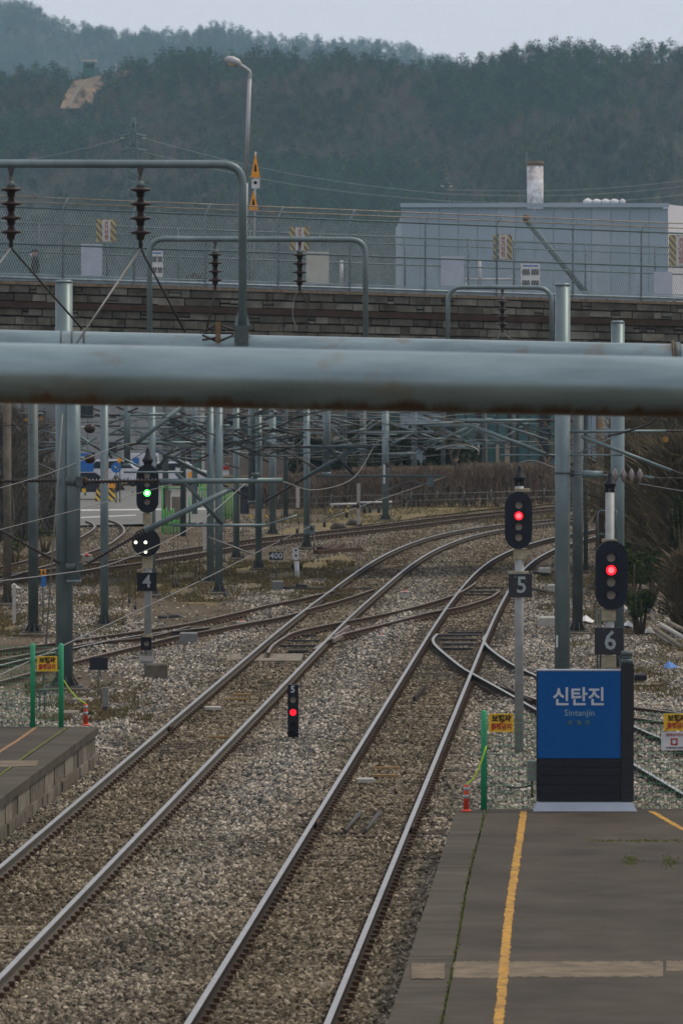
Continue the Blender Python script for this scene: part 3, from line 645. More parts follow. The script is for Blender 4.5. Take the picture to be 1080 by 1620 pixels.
def delin(label, px, ybase, htop, d):
    p = G(px, ybase, ZP); g = thing('delineator_post', label, 'bollard', (p.x, p.y, ZP)); h = (ybase - htop) / ppm(p.y)
    MB().tube([(p.x, p.y, ZP + .004), (p.x, p.y, ZP + .02), (p.x, p.y, ZP + .035)], [.085, .08, .045], 16).build('foot', DORNG, g)
    MB().tube([(p.x, p.y, ZP + .03), (p.x, p.y, ZP + h * .95), (p.x, p.y, ZP + h)], [.042, .036, .02], 14).build('post', DORNG, g)
    for k in (.5, .78): MB().tube([(p.x, p.y, ZP + h * k), (p.x, p.y, ZP + h * (k + .13))], .0425 - .004 * k, 14).build('band', GREYREF, g)
    return p, h
p1, h1 = delin('orange delineator post with grey bands beside the green post near the blue sign', 737, 1284, 1241, DR)
p2, h2_ = delin('orange delineator post with grey bands on the corner of the left platform', 136, 1148, 1113, DL)
def ropeo(label, a, b, sag, gz_=None):
    pts = [a.lerp(b, t / 12) - Vector((0, 0, sag * math.sin(math.pi * t / 12))) for t in range(13)]
    tag(MB().tube(pts, .011, 6).build('rope', ROPE), label, 'rope')
ropeo('lime green rope from the green post down to the right delineator', P(769, 1180, p1.y), p1 + Vector((0, 0, h1)), .12)
ropeo('lime green rope from the green post down to the left delineator', P(92, 1060, p2.y), p2 + Vector((0, 0, h2_)), .1)

# ------------------------------------------------------------------ signals
def oval(w, h, n=12):
    r = w / 2; pts = []
    for k in range(n + 1): a = math.pi * k / n; pts.append((r * math.cos(a), h / 2 - r + r * math.sin(a)))
    for k in range(n + 1): a = math.pi + math.pi * k / n; pts.append((r * math.cos(a), -h / 2 + r + r * math.sin(a)))
    return pts
def lens(g, px, py, d, r, m, hood=True, core=None):
    c = P(px, py, d); 
    n = 14; mb = MB(); # hood: half-open sleeve
    if hood:
        L = .10; vs = []; 
        for k in range(n + 1):
            a = R(-20) + (math.pi + R(40)) * k / n
            for (yy, rr) in ((0, r * 1.2), (-L, r * 1.2), (-L, r * 1.12), (0, r * 1.12)): vs.append((c.x + rr * math.cos(a), c.y + yy, c.z + rr * math.sin(a)))
        fs = []
        for k in range(n):
            for j in range(4): fs.append((k * 4 + j, k * 4 + (j + 1) % 4, (k + 1) * 4 + (j + 1) % 4, (k + 1) * 4 + j))
        mb.add(vs, fs); mb.build('hood', BLACK, g)
    l = MB().disc(c, r, -.012, .0, 18).build('lens', m, g)
    if core: MB().disc(c, r * .62, -.016, -.0125, 14).build('lamp_core', core, g)
def finial(g, px, y0, y1, d, w):
    prof = [(0, .12), (.12, .15), (.42, .28), (.55, .45), (.62, .5), (.70, .42), (.8, .34), (1, .34)]
    MB().tube([P(px, y0 + (y1 - y0) * t, d) for t, _ in prof], [w / ppm(d) * r for _, r in prof], 14).build('cap', BLACK, g)
def signal(label, px, ytop, ybase, d, head, lamps, lit, plate, num, mw, brk):
    zb = float(gz(pxx(px, d), d)); g = thing('railway_signal', label, 'railway signal', (pxx(px, d), d, zb))
    hx, hy, hw, hh = head; s = ppm(d)
    MB().tube([(pxx(px, d), d + .12, zb - .05), P(px, ytop + 20, d + .12)], mw / 2 / s, 16).build('mast', MASTW, g)
    finial(g, px, ytop, ytop + 33, d + .12, mw * 1.5)
    c = P(hx, hy, d); mb = MB(); mb.prism(oval(hw / s, hh / s), -.02, .05, 0, c); mb.build('backboard', NAVY, g)
    mb = MB(); mb.prism(oval(hw / s * .55, hh / s * .86), .05, .22, 0, c); mb.build('lamp_housing', BLACK, g)
    mb = MB()
    for k in range(14):
        o = oval(hw / s * .93, hh / s * .965, 6)[k]; mb.disc(c + Vector((o[0], 0, o[1])), .008, -.026, -.02, 6)
    mb.build('bolts', GALVD, g, kind='stuff')
    for (lx_, ly, k) in lamps:
        if k == lit[0]: lens(g, lx_, ly, d - .02, 6.6 / 85.0, lit[1], core=lit[2])
        else: lens(g, lx_, ly, d - .02, 5.8 / 85.0, LOFF)
    for (x0, y0, x1, y1) in brk: rect(MB(), x0, y0, x1, y1, d + .03, .2).build('bracket', CREAM, g)
    x0, y0, x1, y1 = plate; rect(MB(), x0, y0, x1, y1, d, .03).build('number_plate', BLACK if num == '4' else CHIP, g)
    txt(num, (x0 + x1) / 2 + (2 if num != '4' else 0), (y0 + y1) / 2, (y1 - y0) * .98, d - .002, GREYREF, g, 'number', bold=.006, sx=.95)
    return g
S5 = signal('tall signal with oval head showing red above a number 5 plate', 821, 736, 1180, 105.3, (819.5, 823, 43, 91), [(820, 799, 0), (820, 816, 1), (820, 833, 2), (820, 850, 3)], (1, LRED, LREDC), (804, 908, 841, 945), '5', 14, [(812, 868, 833, 885), (814, 773, 838, 778), (803, 904, 836, 908)])
S6 = signal('tall signal showing red above a number 6 plate behind the station sign', 964, 746, 1300, 88.2, (966.5, 910, 51, 110), [(966, 882, 0), (966, 902, 1), (966, 921, 2), (966, 941, 3)], (1, LRED, LREDC), (940, 993, 985, 1036), '6', 14, [(951, 962, 973, 982), (952, 853, 975, 858), (951, 1037, 974, 1056)])
S4 = signal('tall signal with green lit oval head, a round head below and a number 4 plate', 234, 708, 1060, 129.3, (233.5, 773, 35, 77), [(233, 752, 2), (233, 766, 3), (233, 780, 0), (233, 794, 1)], (0, LGRN, LGRNC), (217, 906, 248, 935), '4', 12, [(226, 812, 240, 830), (225, 874, 241, 900), (225, 1003, 241, 1010)])
d = 129.3; c = P(231.5, 858, d - .05); MB().disc(c, 22.5 / ppm(d), -.02, .04, 28).build('round_backboard', BLACK, S4)
for (x, y) in ((215, 858), (230.5, 858), (230.5, 873)): lens(S4, x, y, d - .07, .038, LWHT, hood=False)
rect(MB(), 223, 1008, 240, 1028, d - .02, .16).build('route_box', BLACK, S4); lens(S4, 232, 1018, d - .02, .06, LOFF)
rect(MB(), 220, 1031, 242, 1046, d - .04, .02).build('name_plate', BOXW, S4); txt('여명산', 231, 1034.5, 7.5, d - .045, BLKL, S4)
rect(MB(), 222, 1040, 243, 1050, d, .2).build('junction_box', MASTW, S4)
MB().bbox(P(248, 1061, d - .1), (.5, .5, .32), .03).build('foundation', CONCD, S4)
# ladder rail of signal 6
mb = MB(); d6 = 88.35
for px in (945, 974): mb.tube([P(px + 3 if px < 960 else px, 808, d6), P(px, 812, d6), P(px, 853, d6)], .012, 6)
mb.tube([P(948, 808, d6), P(972, 808, d6)], .012, 6); mb.tube([P(945, 845, d6), P(974, 845, d6)], .01, 6); mb.build('hand_rail', GALV, S6)
mb = MB()
for px in (944, 949): mb.tube([P(px, 962, d6), P(px, 1060, d6)], .012, 6)
mb.build('ladder', GALV, S6)
# small ground signal with 5
g0 = G(463.5, 1168, -.12); d = g0.y; g = thing('ground_signal', 'small black signal column with red light and number 5 between the tracks', 'railway signal', (g0.x, d, -.12))
rect(MB(), 455, 1083, 472, 1166, d, .16).build('housing', BLACK, g)
MB().tube([P(463.5, 1164, d + .08), (g0.x, d + .08, -.22)], .07, 12).build('stem', BLACK, g)
txt('5', 463, 1091, 15, d - .002, WHTL, g, 'number', bold=.004)
for (y, m) in ((1107, LOFF), (1127, LRED), (1147, BLACK), (1161, BLACK)):
    lens(g, 463.5, y, d - .004, .062 if m is LRED else .06, m, hood=True, core=None)

# ------------------------------------------------------------------ poles, beams, cantilevers
def pole(label, px, w, ybase, ytop, m=GALV, cat='pole', name='catenary_pole', base=True, d=None, group=None):
    if d is None: d = dep(ybase, -.15)
    x = pxx(px, d); zb = float(gz(x, d)) if d < 320 else -.2; r = w / 2 / ppm(d); zt = pz(ytop, d)
    g = thing(name, label, cat, (x, d, zb), group)
    g['d'] = d
    MB().tube([(x, d, zb + .05), (x, d, zt)], r, 24).build('shaft', m, g)
    MB().tube([(x, d, zt), (x, d, zt + .03), (x, d, zt + .06)], [r * 1.04, r * 1.0, r * .7], 24).build('cap', m, g)
    if base:
        MB().bbox((x, d, zb + .02), (r * 5.4, r * 5.4, .18), .03).build('foundation', CONCD, g)
        mb = MB()
        for k in range(8):
            a = k * math.pi / 4 + .2; c_, s_ = math.cos(a), math.sin(a)
            mb.add([(x + c_ * r - s_ * .012 * q, d + s_ * r + c_ * .012 * q, zb + .11 + z) for q in (-1, 1) for z in (0, .24)] + [(x + c_ * r * 1.8 - s_ * .012 * q, d + s_ * r * 1.8 + c_ * .012 * q, zb + .11) for q in (-1, 1)],
                   [(0, 1, 4), (2, 5, 3), (0, 4, 5, 2), (1, 3, 5, 4), (0, 2, 3, 1)])
        mb.box((x, d, zb + .12), (r * 4.4, r * 4.4, .03)).build('base_gussets', DARKM, g)
    return g, d
def el(g, name, x1, y1, x2, y2, d, w, m=GALV, n=10):
    return MB().tube([P(x1, y1, d), P(x2, y2, d)], w / 2 / ppm(d), n).build(name, m, g)
def ins(g, x1, y1, x2, y2, d, w, m=PORC, sheds=None, rod=.42):
    a = P(x1, y1, d); b = P(x2, y2, d); L = (b - a).length; r = w / 2 / ppm(d); n = sheds or max(4, int(L / (r * 1.1)))
    pts = [a]; rs = [r * rod]
    for i in range(n):
        t0 = (i + .25) / n
        for dt, k in ((0, rod), (.12 / n, 1), (.3 / n, .9), (.42 / n, rod)): pts.append(a.lerp(b, min(t0 + dt, 1))); rs.append(r * k)
    pts.append(b); rs.append(r * rod)
    return MB().tube(pts, rs, 12, sm=False).build('insulator', m, g)
PL, dPL = pole('thick twin catenary pole rising behind the two green posts on the left', 102, 27, 1096, 447)
# drop post beside PL
def drop(label, px, w, y0, y1, d, m=GALV, group=None):
    g = thing('drop_post', label, 'post', P(px, y0, d), group); MB().tube([P(px, y0, d), P(px, y1, d)], w / 2 / ppm(d), 20).build('tube', m, g)
    MB().tube([P(px, y1 - 5, d), P(px, y1, d)], w / 2 / ppm(d) * 1.12, 20).build('end_collar', m, g); return g
dpl = dPL - .35
DP = drop('thick hanging drop post in front of the twin left pole', 117, 21, 600, 922, dpl)
for (y0, y1) in ((755, 768), (891, 903)): MB().tube([P(117, y0, dpl), P(117, y1, dpl)], 12.5 / ppm(dpl), 20).build('clamp', GALVD, DP); rect(MB(), 121, y0 - 1, 131, y1 + 1, dpl - .2, .1).build('clamp_plate', GALVD, DP)
ins(DP, 92, 760, -30, 762, dpl, 9); ins(DP, 134, 762, 255, 761, dpl, 10, m=PORC); el(DP, 'top_tube', 252, 761.5, 447, 760, dpl, 9)
MB().tube([P(133, 755, dpl), P(137, 762, dpl), P(133, 769, dpl)], [.03, .1, .03], 8).build('end_fitting', RUST, DP)
ins(DP, 139, 892, 232, 838, dpl, 9); el(DP, 'bracket_tube', 229, 840, 366, 773, dpl, 9.5)
el(DP, 'strut', 279, 748, 352, 829, dpl, 7, GALVD); el(DP, 'registration_arm', 272, 831, 420, 831, dpl, 5)
ins(DP, 96, 892, -20, 828, dpl, 9); el(DP, 'steady_arm', 420, 831, 470, 815, dpl, 3); el(DP, 'steady_arm', 330, 850, 400, 877, dpl, 3, WIRE)
MB().tube([P(404, 754, dpl), P(404, 748, dpl)], .09, 10).build('wire_clamp', GALVD, DP)
el(DP, 'thin_arm', 196, 747, 290, 747, dpl, 3.4)
for (y) in (677, 725):
    g = thing('weight_insulator', 'brown egg-shaped insulator %s beside the thick left pole' % ('upper one' if y == 677 else 'lower one'), 'insulator', P(144, y, dpl + 3)); dd = dpl + 3
    MB().tube([P(134 + 17 * t, y + 1.5 * t, dd) for t in (0, .08, .25, .5, .75, .92, 1)], [r_ / ppm(dd) for r_ in (2, 5, 7.2, 8, 7.2, 5, 1.5)], 14).build('body', PORC, g); MB().tube([P(128, y - 1, dd), P(136, y, dd)], 1.7 / ppm(dd), 8).build('stub', BOXW, g)
tag(MB().tube([P(99, 655, dPL - .8), P(89, 800, dPL - .8), P(68, 1090, dPL - .8)], 1.3 / ppm(dPL), 6).build('guy_rod', WIRE), 'thin pale guy rod slanting down in front of the twin left pole', 'guy rod')
# other poles
plist = [
 ('grey catenary pole left of the thick twin pole, standing on grass', 53, 16, 1007, 610, GALVD),
 ('grey catenary pole between the twin pole and signal 4', 165.5, 13, 993, 615, GALV),
 ('brown concrete pole at the left edge of the photo', 12, 13, 962, 560 + 60, CONCD),
 ('slim grey pole right behind the mast of signal 4', 241, 11, 948, 620, GALV),
 ('left pole of the close pair standing right of the green gates', 333, 11.5, 923, 625, GALV),
 ('right pole of the close pair standing right of the green gates', 346.5, 12.5, 940, 625, GALV),
 ('slim pole just right of the close pair, base behind the rusty track', 374, 10, 884, 630, GALV),
 ('grey catenary pole on a round footing left of the 400 marker', 409, 10.5, 901, 640, GALV),
 ('slim far pole right of the drop post above the 400 marker', 431.5, 10.5, 846, 630, GALV),
 ('slim pole with small footing near the timber stack and 400 marker', 485, 10, 868, 640, GALV),
 ('far pole with a white plate standing before the hedge', 609.5, 11, 824, 630, GALV),
 ('dark far pole in front of dark evergreens', 574, 9.5, 800, 630, GALVD)]
PO = []
for (lab, px, w, yb, yt, m) in plist: PO.append(pole(lab, px, w, yb, yt, m))
PR, dPR = pole('tall thick galvanised pole right behind the blue station sign', 889, 24, 1145, 452)
PR2, dPR2 = pole('dark grey pole just right of the tallest pole', 913, 16.5, 1005, 605, GALVD)
PR3, dPR3 = pole('pole behind signal 6 with its cap above the pipes', 976, 21.5, 1062, 511, GALV)
PR4, dPR4 = pole('brownish concrete pole left of signal 6', 948, 13, 930, 610, CONCD)
PR5, dPR5 = pole('thin pole between the dark grey pole and the concrete pole', 926, 7, 905, 610, GALVD)
rect(MB(), 606, 735, 609, 765, 250, .01).build('white_plate', WHITEM, PO[10][0])
rect(MB(), 879, 1005, 882, 1024, dPR - .2, .01).build('white_plate', WHITEM, PR)
# clamps on the tallest pole
for y in (748,): MB().tube([P(889, y - 2, dPR), P(889, y + 2, dPR)], 12.6 / ppm(dPR), 24).build('band', GALVD, PR)
rect(MB(), 900, 744, 908, 755, dPR, .1).build('bracket', DARKM, PR)
g = thing('strain_insulator', 'horizontal string of four pale discs with a cylinder beside the tallest pole', 'insulator', P(935, 750, dPR)); s = ppm(dPR)
el(g, 'rod', 902, 750, 1030, 754, dPR, 3); MB().tube([P(920, 750, dPR), P(952, 751, dPR)], 6 / s, 16).build('cylinder', GALV, g)
for x in (972, 985, 998, 1011): MB().tube([P(x - 4, 752.5, dPR), P(x - 1, 752.5, dPR), P(x + 1.5, 752.5, dPR), P(x + 5, 752.5, dPR)], [3 / s, 11 / s, 11 / s, 3 / s], 16).build('disc', PORCL, g)
el(g, 'end_clamp', 1018, 755, 1034, 756, dPR, 4.5, GALV)
# right-hand cantilevers (on the tall pole)
el(PR, 'top_tube', 900, 683, 1053, 682, dPR, 5); ins(PR, 1052, 682, 1110, 683, dPR, 6); el(PR, 'bracket_tube', 918, 690, 1062, 745, dPR, 6); ins(PR, 1060, 744, 1110, 763, dPR, 7)
el(PR, 'thin_arm', 908, 720, 996, 679, dPR, 2.5); el(PR, 'registration_arm', 880, 720, 984, 720, dPR, 3.2)
# cantilever sets: (parent idx, depth, list of elements)
dc = dep(900, -.15)
D401 = drop('wide hanging drop post left of the 400 marker', 400.5, 15.5, 610, 797, dc - .3)
D202 = drop('short hanging drop post with open end above the white van', 201.5, 10, 610, 738, 168)
D516 = drop('hanging drop post ending above the yellow barriers', 516.5, 12.5, 610, 752, 215)
dd = dc - .3
for (y0, y1) in ((695, 714), (785, 805)): rect(MB(), 408, y0, 417, y1, dd - .1, .15).build('clamp_plate', GALVD, D401)
el(D401, 'top_tube', 187, 701, 320, 701, dd, 6); ins(D401, 316, 701, 392, 701, dd, 6.5); el(D401, 'bracket_tube', 241, 708, 330, 754, dd, 7); ins(D401, 327, 753, 392, 787, dd, 7)
el(D401, 'strut', 249, 741, 279, 701, dd, 5, GALVD); ins(D401, 417, 708, 492, 707, dd, 6.5); el(D401, 'top_tube', 488, 707, 597, 706, dd, 6)
ins(D401, 416, 796, 484, 755, dd, 7); el(D401, 'bracket_tube', 480, 757, 560, 710, dd, 7); el(D401, 'strut', 510, 701, 560, 751, dd, 5, GALVD); el(D401, 'registration_arm', 501, 753, 700, 753, dd, 4)
rect(MB(), 676, 755, 685, 770, dd, .1).build('end_box', GALV, D401)
el(D202, 'top_tube', 218, 700, 290, 641, 168, 7); ins(D202, 219, 700, 172, 718, 168, 6); el(D202, 'top_tube', 125, 690, 150, 706, 168, 5); ins(D202, 150, 706, 178, 724, 168, 7)
ins(D202, 150, 656, 190, 657, 168, 6); el(D202, 'top_tube', 190, 657, 262, 655, 168, 4.5); ins(D202, 140, 673, 190, 674, 168, 5)
g7, d7 = PO[6]
el(g7, 'top_tube', 357, 679, 455, 679, d7, 5); ins(g7, 453, 679.5, 512, 680, d7, 5.5); el(g7, 'bracket_tube', 405, 688, 456, 716, d7, 6.5); ins(g7, 454, 715, 502, 742, d7, 6.5)
g8, d8 = PO[10]
el(g8, 'top_tube', 575, 685, 686, 683, d8, 4.5); ins(g8, 534, 686, 578, 685, d8, 5); el(g8, 'bracket_tube', 498, 648, 554, 706, d8, 5.5); el(g8, 'strut', 604, 683, 632, 712, d8, 4, GALVD)
el(g8, 'top_tube', 638, 671, 716, 669, d8, 4.5); ins(g8, 718, 669, 760, 668, d8, 5); el(g8, 'bracket_tube', 612, 706, 655, 684, d8, 4.5); el(g8, 'registration_arm', 598, 719, 668, 717, d8, 3)
el(PR2, 'top_tube', 734, 666, 847, 665, dPR2, 5.5); ins(PR2, 845, 665, 905, 666, dPR2, 6); el(PR2, 'bracket_tube', 742, 672, 862, 718, dPR2, 6.5); ins(PR2, 858, 716, 906, 735, dPR2, 6.5)
el(PR2, 'registration_arm', 790, 720, 904, 720, dPR2, 3.5); el(PR2, 'bracket_tube', 789, 671, 866, 696, dPR2, 4)
el(PR5, 'bracket_tube', 820, 670, 868, 687, dPR5, 4); ins(PR5, 866, 686, 922, 712, dPR5, 4.5); el(PR5, 'top_tube', 805, 678, 922, 678, dPR5, 3)
# curved steady arms
for (lab, pts, d_) in (('curved steady arm left of the tall right pole', [(688, 712), (715, 705), (735, 704), (755, 712), (756, 720)], 220), ('curved steady arm above the yellow barriers', [(604, 780), (635, 765), (652, 762), (675, 767)], dd), ('curved steady arm beyond the close pair of poles', [(300, 733), (330, 727), (350, 733), (380, 741)], 190),
                       ('curved steady arm from the head of signal 5 to the tall pole', [(822, 733), (835, 729), (852, 731), (877, 741)], dPR2)):
    tag(MB().tube(catmull([P(x, y, d_) for x, y in pts], 5), 1.6 / ppm(d_), 6).build('steady_arm', WIRE), lab, 'steady arm')
# distant poles and cantilevers filling the yard
far = [(290, 640, 845, 235), (262, 640, 830, 255), (452, 640, 815, 262), (545, 640, 805, 285), (655, 640, 800, 290), (700, 640, 798, 300), (765, 640, 795, 300), (812, 640, 790, 320), (308, 640, 830, 265)]
for i, (px, yt, yb, d_) in enumerate(far):
    g = thing('catenary_pole', 'distant slim pole %s' % ('behind the green gates', 'left of the green gates top', 'near the striped barriers, leftmost of the far row', 'behind the striped barriers', 'among the evergreens right of the plated pole', 'before the hedge, right of the evergreens', 'before the hedge and teal glazing', 'against the teal glazing left of signal 5', 'between the gates and the close pair')[i], 'pole', (pxx(px, d_), d_, -.2))
    r = .11 + .03 * random.random(); x = pxx(px, d_); MB().tube([(x, d_, -.25), (x, d_, 7.0)], r, 12).build('shaft', random.choice([GALV, GALVD]), g)
    for q in range(2):
        sgn = random.choice([-1, 1]); y0 = 648 + random.uniform(0, 30); L = random.uniform(45, 90)
        ins(g, px, y0, px + sgn * 16, y0, d_, 4); el(g, 'top_tube', px + sgn * 15, y0, px + sgn * (15 + L), y0 - 1, d_, 3.4, n=6); el(g, 'bracket_tube', px + sgn * 16, y0 + 30 + 8 * q, px + sgn * (L), y0 + 2, d_, 3.6, n=6)
        ins(g, px, y0 + 38 + 8 * q, px + sgn * 17, y0 + 30 + 8 * q, d_, 4); el(g, 'registration_arm', px + sgn * 20, y0 + 33, px + sgn * (L + 10), y0 + 34, d_, 2.2, n=6)

# wires: contact and messenger with droppers
def wire(label, pts, r=.009, m=WIRE, drops=None):
    q = catmull([P(*p) for p in pts], 6); tag(MB().tube(q, r, 5, caps=False).build('overhead_wire', m), label, 'overhead wire', None)
wire('pale contact wire rising diagonally from the left edge past signal 4 toward the hedge', [(-40, 1086, 95), (0, 1068, 98), (300, 927, 140), (520, 820, 195), (672, 766, 260), (740, 740, 300)], .013)
wire('pale messenger wire sagging from the left edge across the round signal head', [(-40, 921, 98), (0, 919, 101), (100, 907, 108), (167, 895, 115), (253, 861, 123), (324, 820, 130), (404, 751, 141)], .012)
wire('pale wire crossing behind the thick left pole toward the green light', [(-40, 850, 110), (0, 838, 114), (105, 811, 119), (250, 772, 124), (300, 758, 126)], .009)
wire('thin pale wire from the left edge up to the thick left pole', [(-20, 778, 108), (83, 747, 120), (180, 708, 130), (215, 700, 134)], .009)
wire('wire sagging from the end of the long top tube to the right', [(447, 762, 123), (500, 775, 140), (560, 755, 165), (594, 703, 193), (615, 690, 200)], .012)
wire('dark wire crossing the upper left yard', [(-20, 674, 150), (70, 671, 150), (220, 664, 160), (320, 655, 170)], .012, WIRED)
wire('dark wire under the pipe crossing the right yard', [(560, 660, 180), (700, 690, 190), (800, 700, 200), (900, 705, 220)], .010, WIRED)
wire('thin wire from the disc insulators to the right edge', [(1033, 756, 112), (1060, 756, 100), (1110, 757, 95)], .008, WIRED)
wire('pale stay wire right of signal 6 falling to the right', [(1010, 765, 112), (1080, 777, 105), (1110, 782, 100)], .008)
wire('thick black cable loop above the right cantilever', [(960, 690, 112), (1000, 680, 112), (1030, 668, 112), (1050, 645, 112)], .022, WIRED)
for i in range(48):
    x0 = random.uniform(120, 600); L = random.uniform(150, 420); y0 = random.uniform(642, 725); d0 = random.uniform(160, 290)
    q = [(x0, y0, d0), (x0 + L / 2, y0 + random.uniform(2, 14) - 4, d0 + 15), (x0 + L, y0 - random.uniform(-12, 20), d0 + 30)]
    tag(MB().tube(catmull([P(*p) for p in q], 4), .009, 4, caps=False).build('overhead_wire', WIRE if i % 3 == 0 else WIRED), ('pale' if i % 3 == 0 else 'dark') + ' thin overhead wire among the dense wires under the big pipe', 'overhead wire', ('pale' if i % 3 == 0 else 'dark') + ' overhead wires in the dense web under the big pipe')
for i in range(105):
    k_ = random.randrange(1, len(plist)); g, d_ = PO[k_]; px_ = plist[k_][1]; sg_ = random.choice([-1, 1]); L = random.uniform(28, 85); dk_ = random.random() < .7
    x0 = px_ + sg_ * random.uniform(4, 60); y0 = random.uniform(650, 728)
    if dk_: ins(g, x0, y0, x0 + sg_ * L * .5, y0 + L * random.choice((-.2, .22)), d_, 5)
    el(g, 'strut', x0, y0, x0 + sg_ * L, y0 + L * random.uniform(-.35, .6), d_, random.uniform(2, 4), GALVD if dk_ else GALV, 6)
DRL = ['left of signal 4, first of two', 'left of signal 4, second of two', 'right of signal 4, left of a pair', 'right of signal 4, right of a pair', 'in front of the green gates', 'right of the wide drop post', 'left of the slim pole with a lattice plate', 'just right of the slim pole', 'above the white barrier rail, right end', 'above the white barrier rail, left end', 'below the hanging drop post over the barriers', 'at the close pair of poles', 'low beside the pole left of signal 4', 'between the close pair and the wide drop post', 'along the plated far pole', 'right of the plated far pole']
for i, (x, y0, y1, d_) in enumerate([(205, 893, 950, 128), (214, 893, 960, 128), (275, 830, 925, 128), (281, 830, 925, 128), (316, 850, 915, 135), (445, 785, 855, 150), (470, 772, 840, 150), (493, 772, 835, 160), (566, 775, 800, 190), (548, 762, 815, 190), (513, 762, 830, 190), (356, 770, 940, 150), (195, 915, 985, 125), (385, 790, 880, 160), (612, 690, 735, 210), (640, 765, 790, 230)]):
    g = thing('dropper', 'thin vertical dropper wire ' + DRL[i], 'dropper', P(x, y0, d_), 'dropper wires hanging between overhead wires')
    MB().tube([P(x, y0, d_), P(x + random.uniform(-3, 3), y1, d_)], .006, 4).build('wire', WIRED, g); MB().tube([P(x, y1 - 4, d_), P(x, y1 + 4, d_)], 2.2 / ppm(d_), 6).build('clamp', DARKM, g)
for (x, y0, y1, d_, lab) in [(566, 765, 830, 190, ''), (168, 730, 765, 125, ''), (323, 825, 870, 135, ''), (470, 770, 803, 150, ''), (22, 925, 985, 105, '')]:
    g = thing('tag_plate', 'long pale tag hanging on the wires %s' % {566: 'above the yellow barriers', 168: 'beside the pole left of signal 4', 323: 'right of the green gates', 470: 'above the 400 marker', 22: 'at the left edge'}[x], 'tag', P(x, y0, d_))
    a = P(x, y0, d_); b = P(x + 2, y1, d_); MB().box((a + b) / 2, (5.5 / ppm(d_), .01, (a - b).length)).build('plate', BOXW, g)

# big pipes across the frame
def beam(label, y0, y1, d, dia, seg=4):
    g = thing('gantry_beam', label, 'pipe', P(540, (y0 + y1) / 2, d))
    A_ = P(0, y0, d); B_ = P(1080, y1, d); u_ = (B_ - A_).normalized(); c0 = (A_ + B_) / 2; a = c0 - u_ * 13.0; b = c0 + u_ * 12.0
    for e_ in (a + u_ * .4, b - u_ * .4): MB().tube([(e_.x, d + .02, -.6), (e_.x, d + .02, e_.z + .9)], dia * .42, 24).build('end_column', BEAM, g)
    MB().tube([a.lerp(b, t / 10) for t in range(11)], dia / 2, 48).build('pipe', BEAM, g); return g
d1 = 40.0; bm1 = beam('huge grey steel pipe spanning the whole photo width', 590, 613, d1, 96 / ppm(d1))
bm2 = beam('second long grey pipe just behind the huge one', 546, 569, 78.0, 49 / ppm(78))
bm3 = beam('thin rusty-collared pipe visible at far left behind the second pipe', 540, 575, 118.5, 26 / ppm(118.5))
rb = P(-150, 638.5, d1)
# rust along the underside of the huge pipe
mb = MB(); a = P(-150, 587, d1); b = P(1230, 616, d1); r = 48.3 / ppm(d1); vs = []; n = 8
for t in (0, 1):
    c = a.lerp(b, t)
    for k in range(n + 1): an = R(-112) + R(62) * k / n; vs.append((c.x, c.y - math.cos(an) * r * 1.0, c.z + math.sin(an) * r))
def rust_fade():
    m = BEAM; nt = m.node_tree; b_ = nt.nodes['Principled BSDF']; L = nt.links.new; N = nt.nodes.new
    src = b_.inputs['Base Color'].links[0].from_socket
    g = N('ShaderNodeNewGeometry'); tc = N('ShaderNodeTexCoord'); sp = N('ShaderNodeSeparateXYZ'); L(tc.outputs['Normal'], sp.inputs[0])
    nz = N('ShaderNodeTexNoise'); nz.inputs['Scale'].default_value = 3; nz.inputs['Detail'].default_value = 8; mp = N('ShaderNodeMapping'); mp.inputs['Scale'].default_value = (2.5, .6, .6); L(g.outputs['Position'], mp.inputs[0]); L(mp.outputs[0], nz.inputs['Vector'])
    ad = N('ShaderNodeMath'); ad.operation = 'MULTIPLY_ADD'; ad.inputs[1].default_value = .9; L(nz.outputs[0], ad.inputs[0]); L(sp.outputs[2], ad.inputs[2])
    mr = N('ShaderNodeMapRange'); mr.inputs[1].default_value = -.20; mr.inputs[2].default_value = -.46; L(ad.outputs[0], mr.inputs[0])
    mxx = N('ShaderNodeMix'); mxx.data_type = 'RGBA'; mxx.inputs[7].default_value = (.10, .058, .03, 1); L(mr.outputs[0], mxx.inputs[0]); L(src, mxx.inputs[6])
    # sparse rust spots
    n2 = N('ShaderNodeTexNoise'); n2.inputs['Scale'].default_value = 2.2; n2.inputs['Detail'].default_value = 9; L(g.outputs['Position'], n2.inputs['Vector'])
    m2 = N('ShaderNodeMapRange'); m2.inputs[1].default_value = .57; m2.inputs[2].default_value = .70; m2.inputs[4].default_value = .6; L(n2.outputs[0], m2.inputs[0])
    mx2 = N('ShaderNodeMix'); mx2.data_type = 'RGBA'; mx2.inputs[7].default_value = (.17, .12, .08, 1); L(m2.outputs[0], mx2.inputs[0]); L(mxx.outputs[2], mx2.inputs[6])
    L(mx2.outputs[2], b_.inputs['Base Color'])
rust_fade()
# flange on second pipe at the right, collars at left
d2 = 78.0; s2 = ppm(d2)
def collar(g, px, w, r, d, yc, m=GALVD): MB().tube([P(px - w / 2, yc, d), P(px + w / 2, yc, d)], r / ppm(d), 32).build('collar', m, g)
collar(bm2, 1068, 14, 27.5, d2, 568.6); collar(bm2, 1063, 3, 29.5, d2, 568.4, RUSTB)
for px in (98, 115, 134): collar(bm2, px, 3, 25.6, d2, 548.5)
for px in (8, 30, 50, 70): collar(bm3, px, 7, 15, 118.5, 541, RUSTB if px in (50, 70) else GALVD)
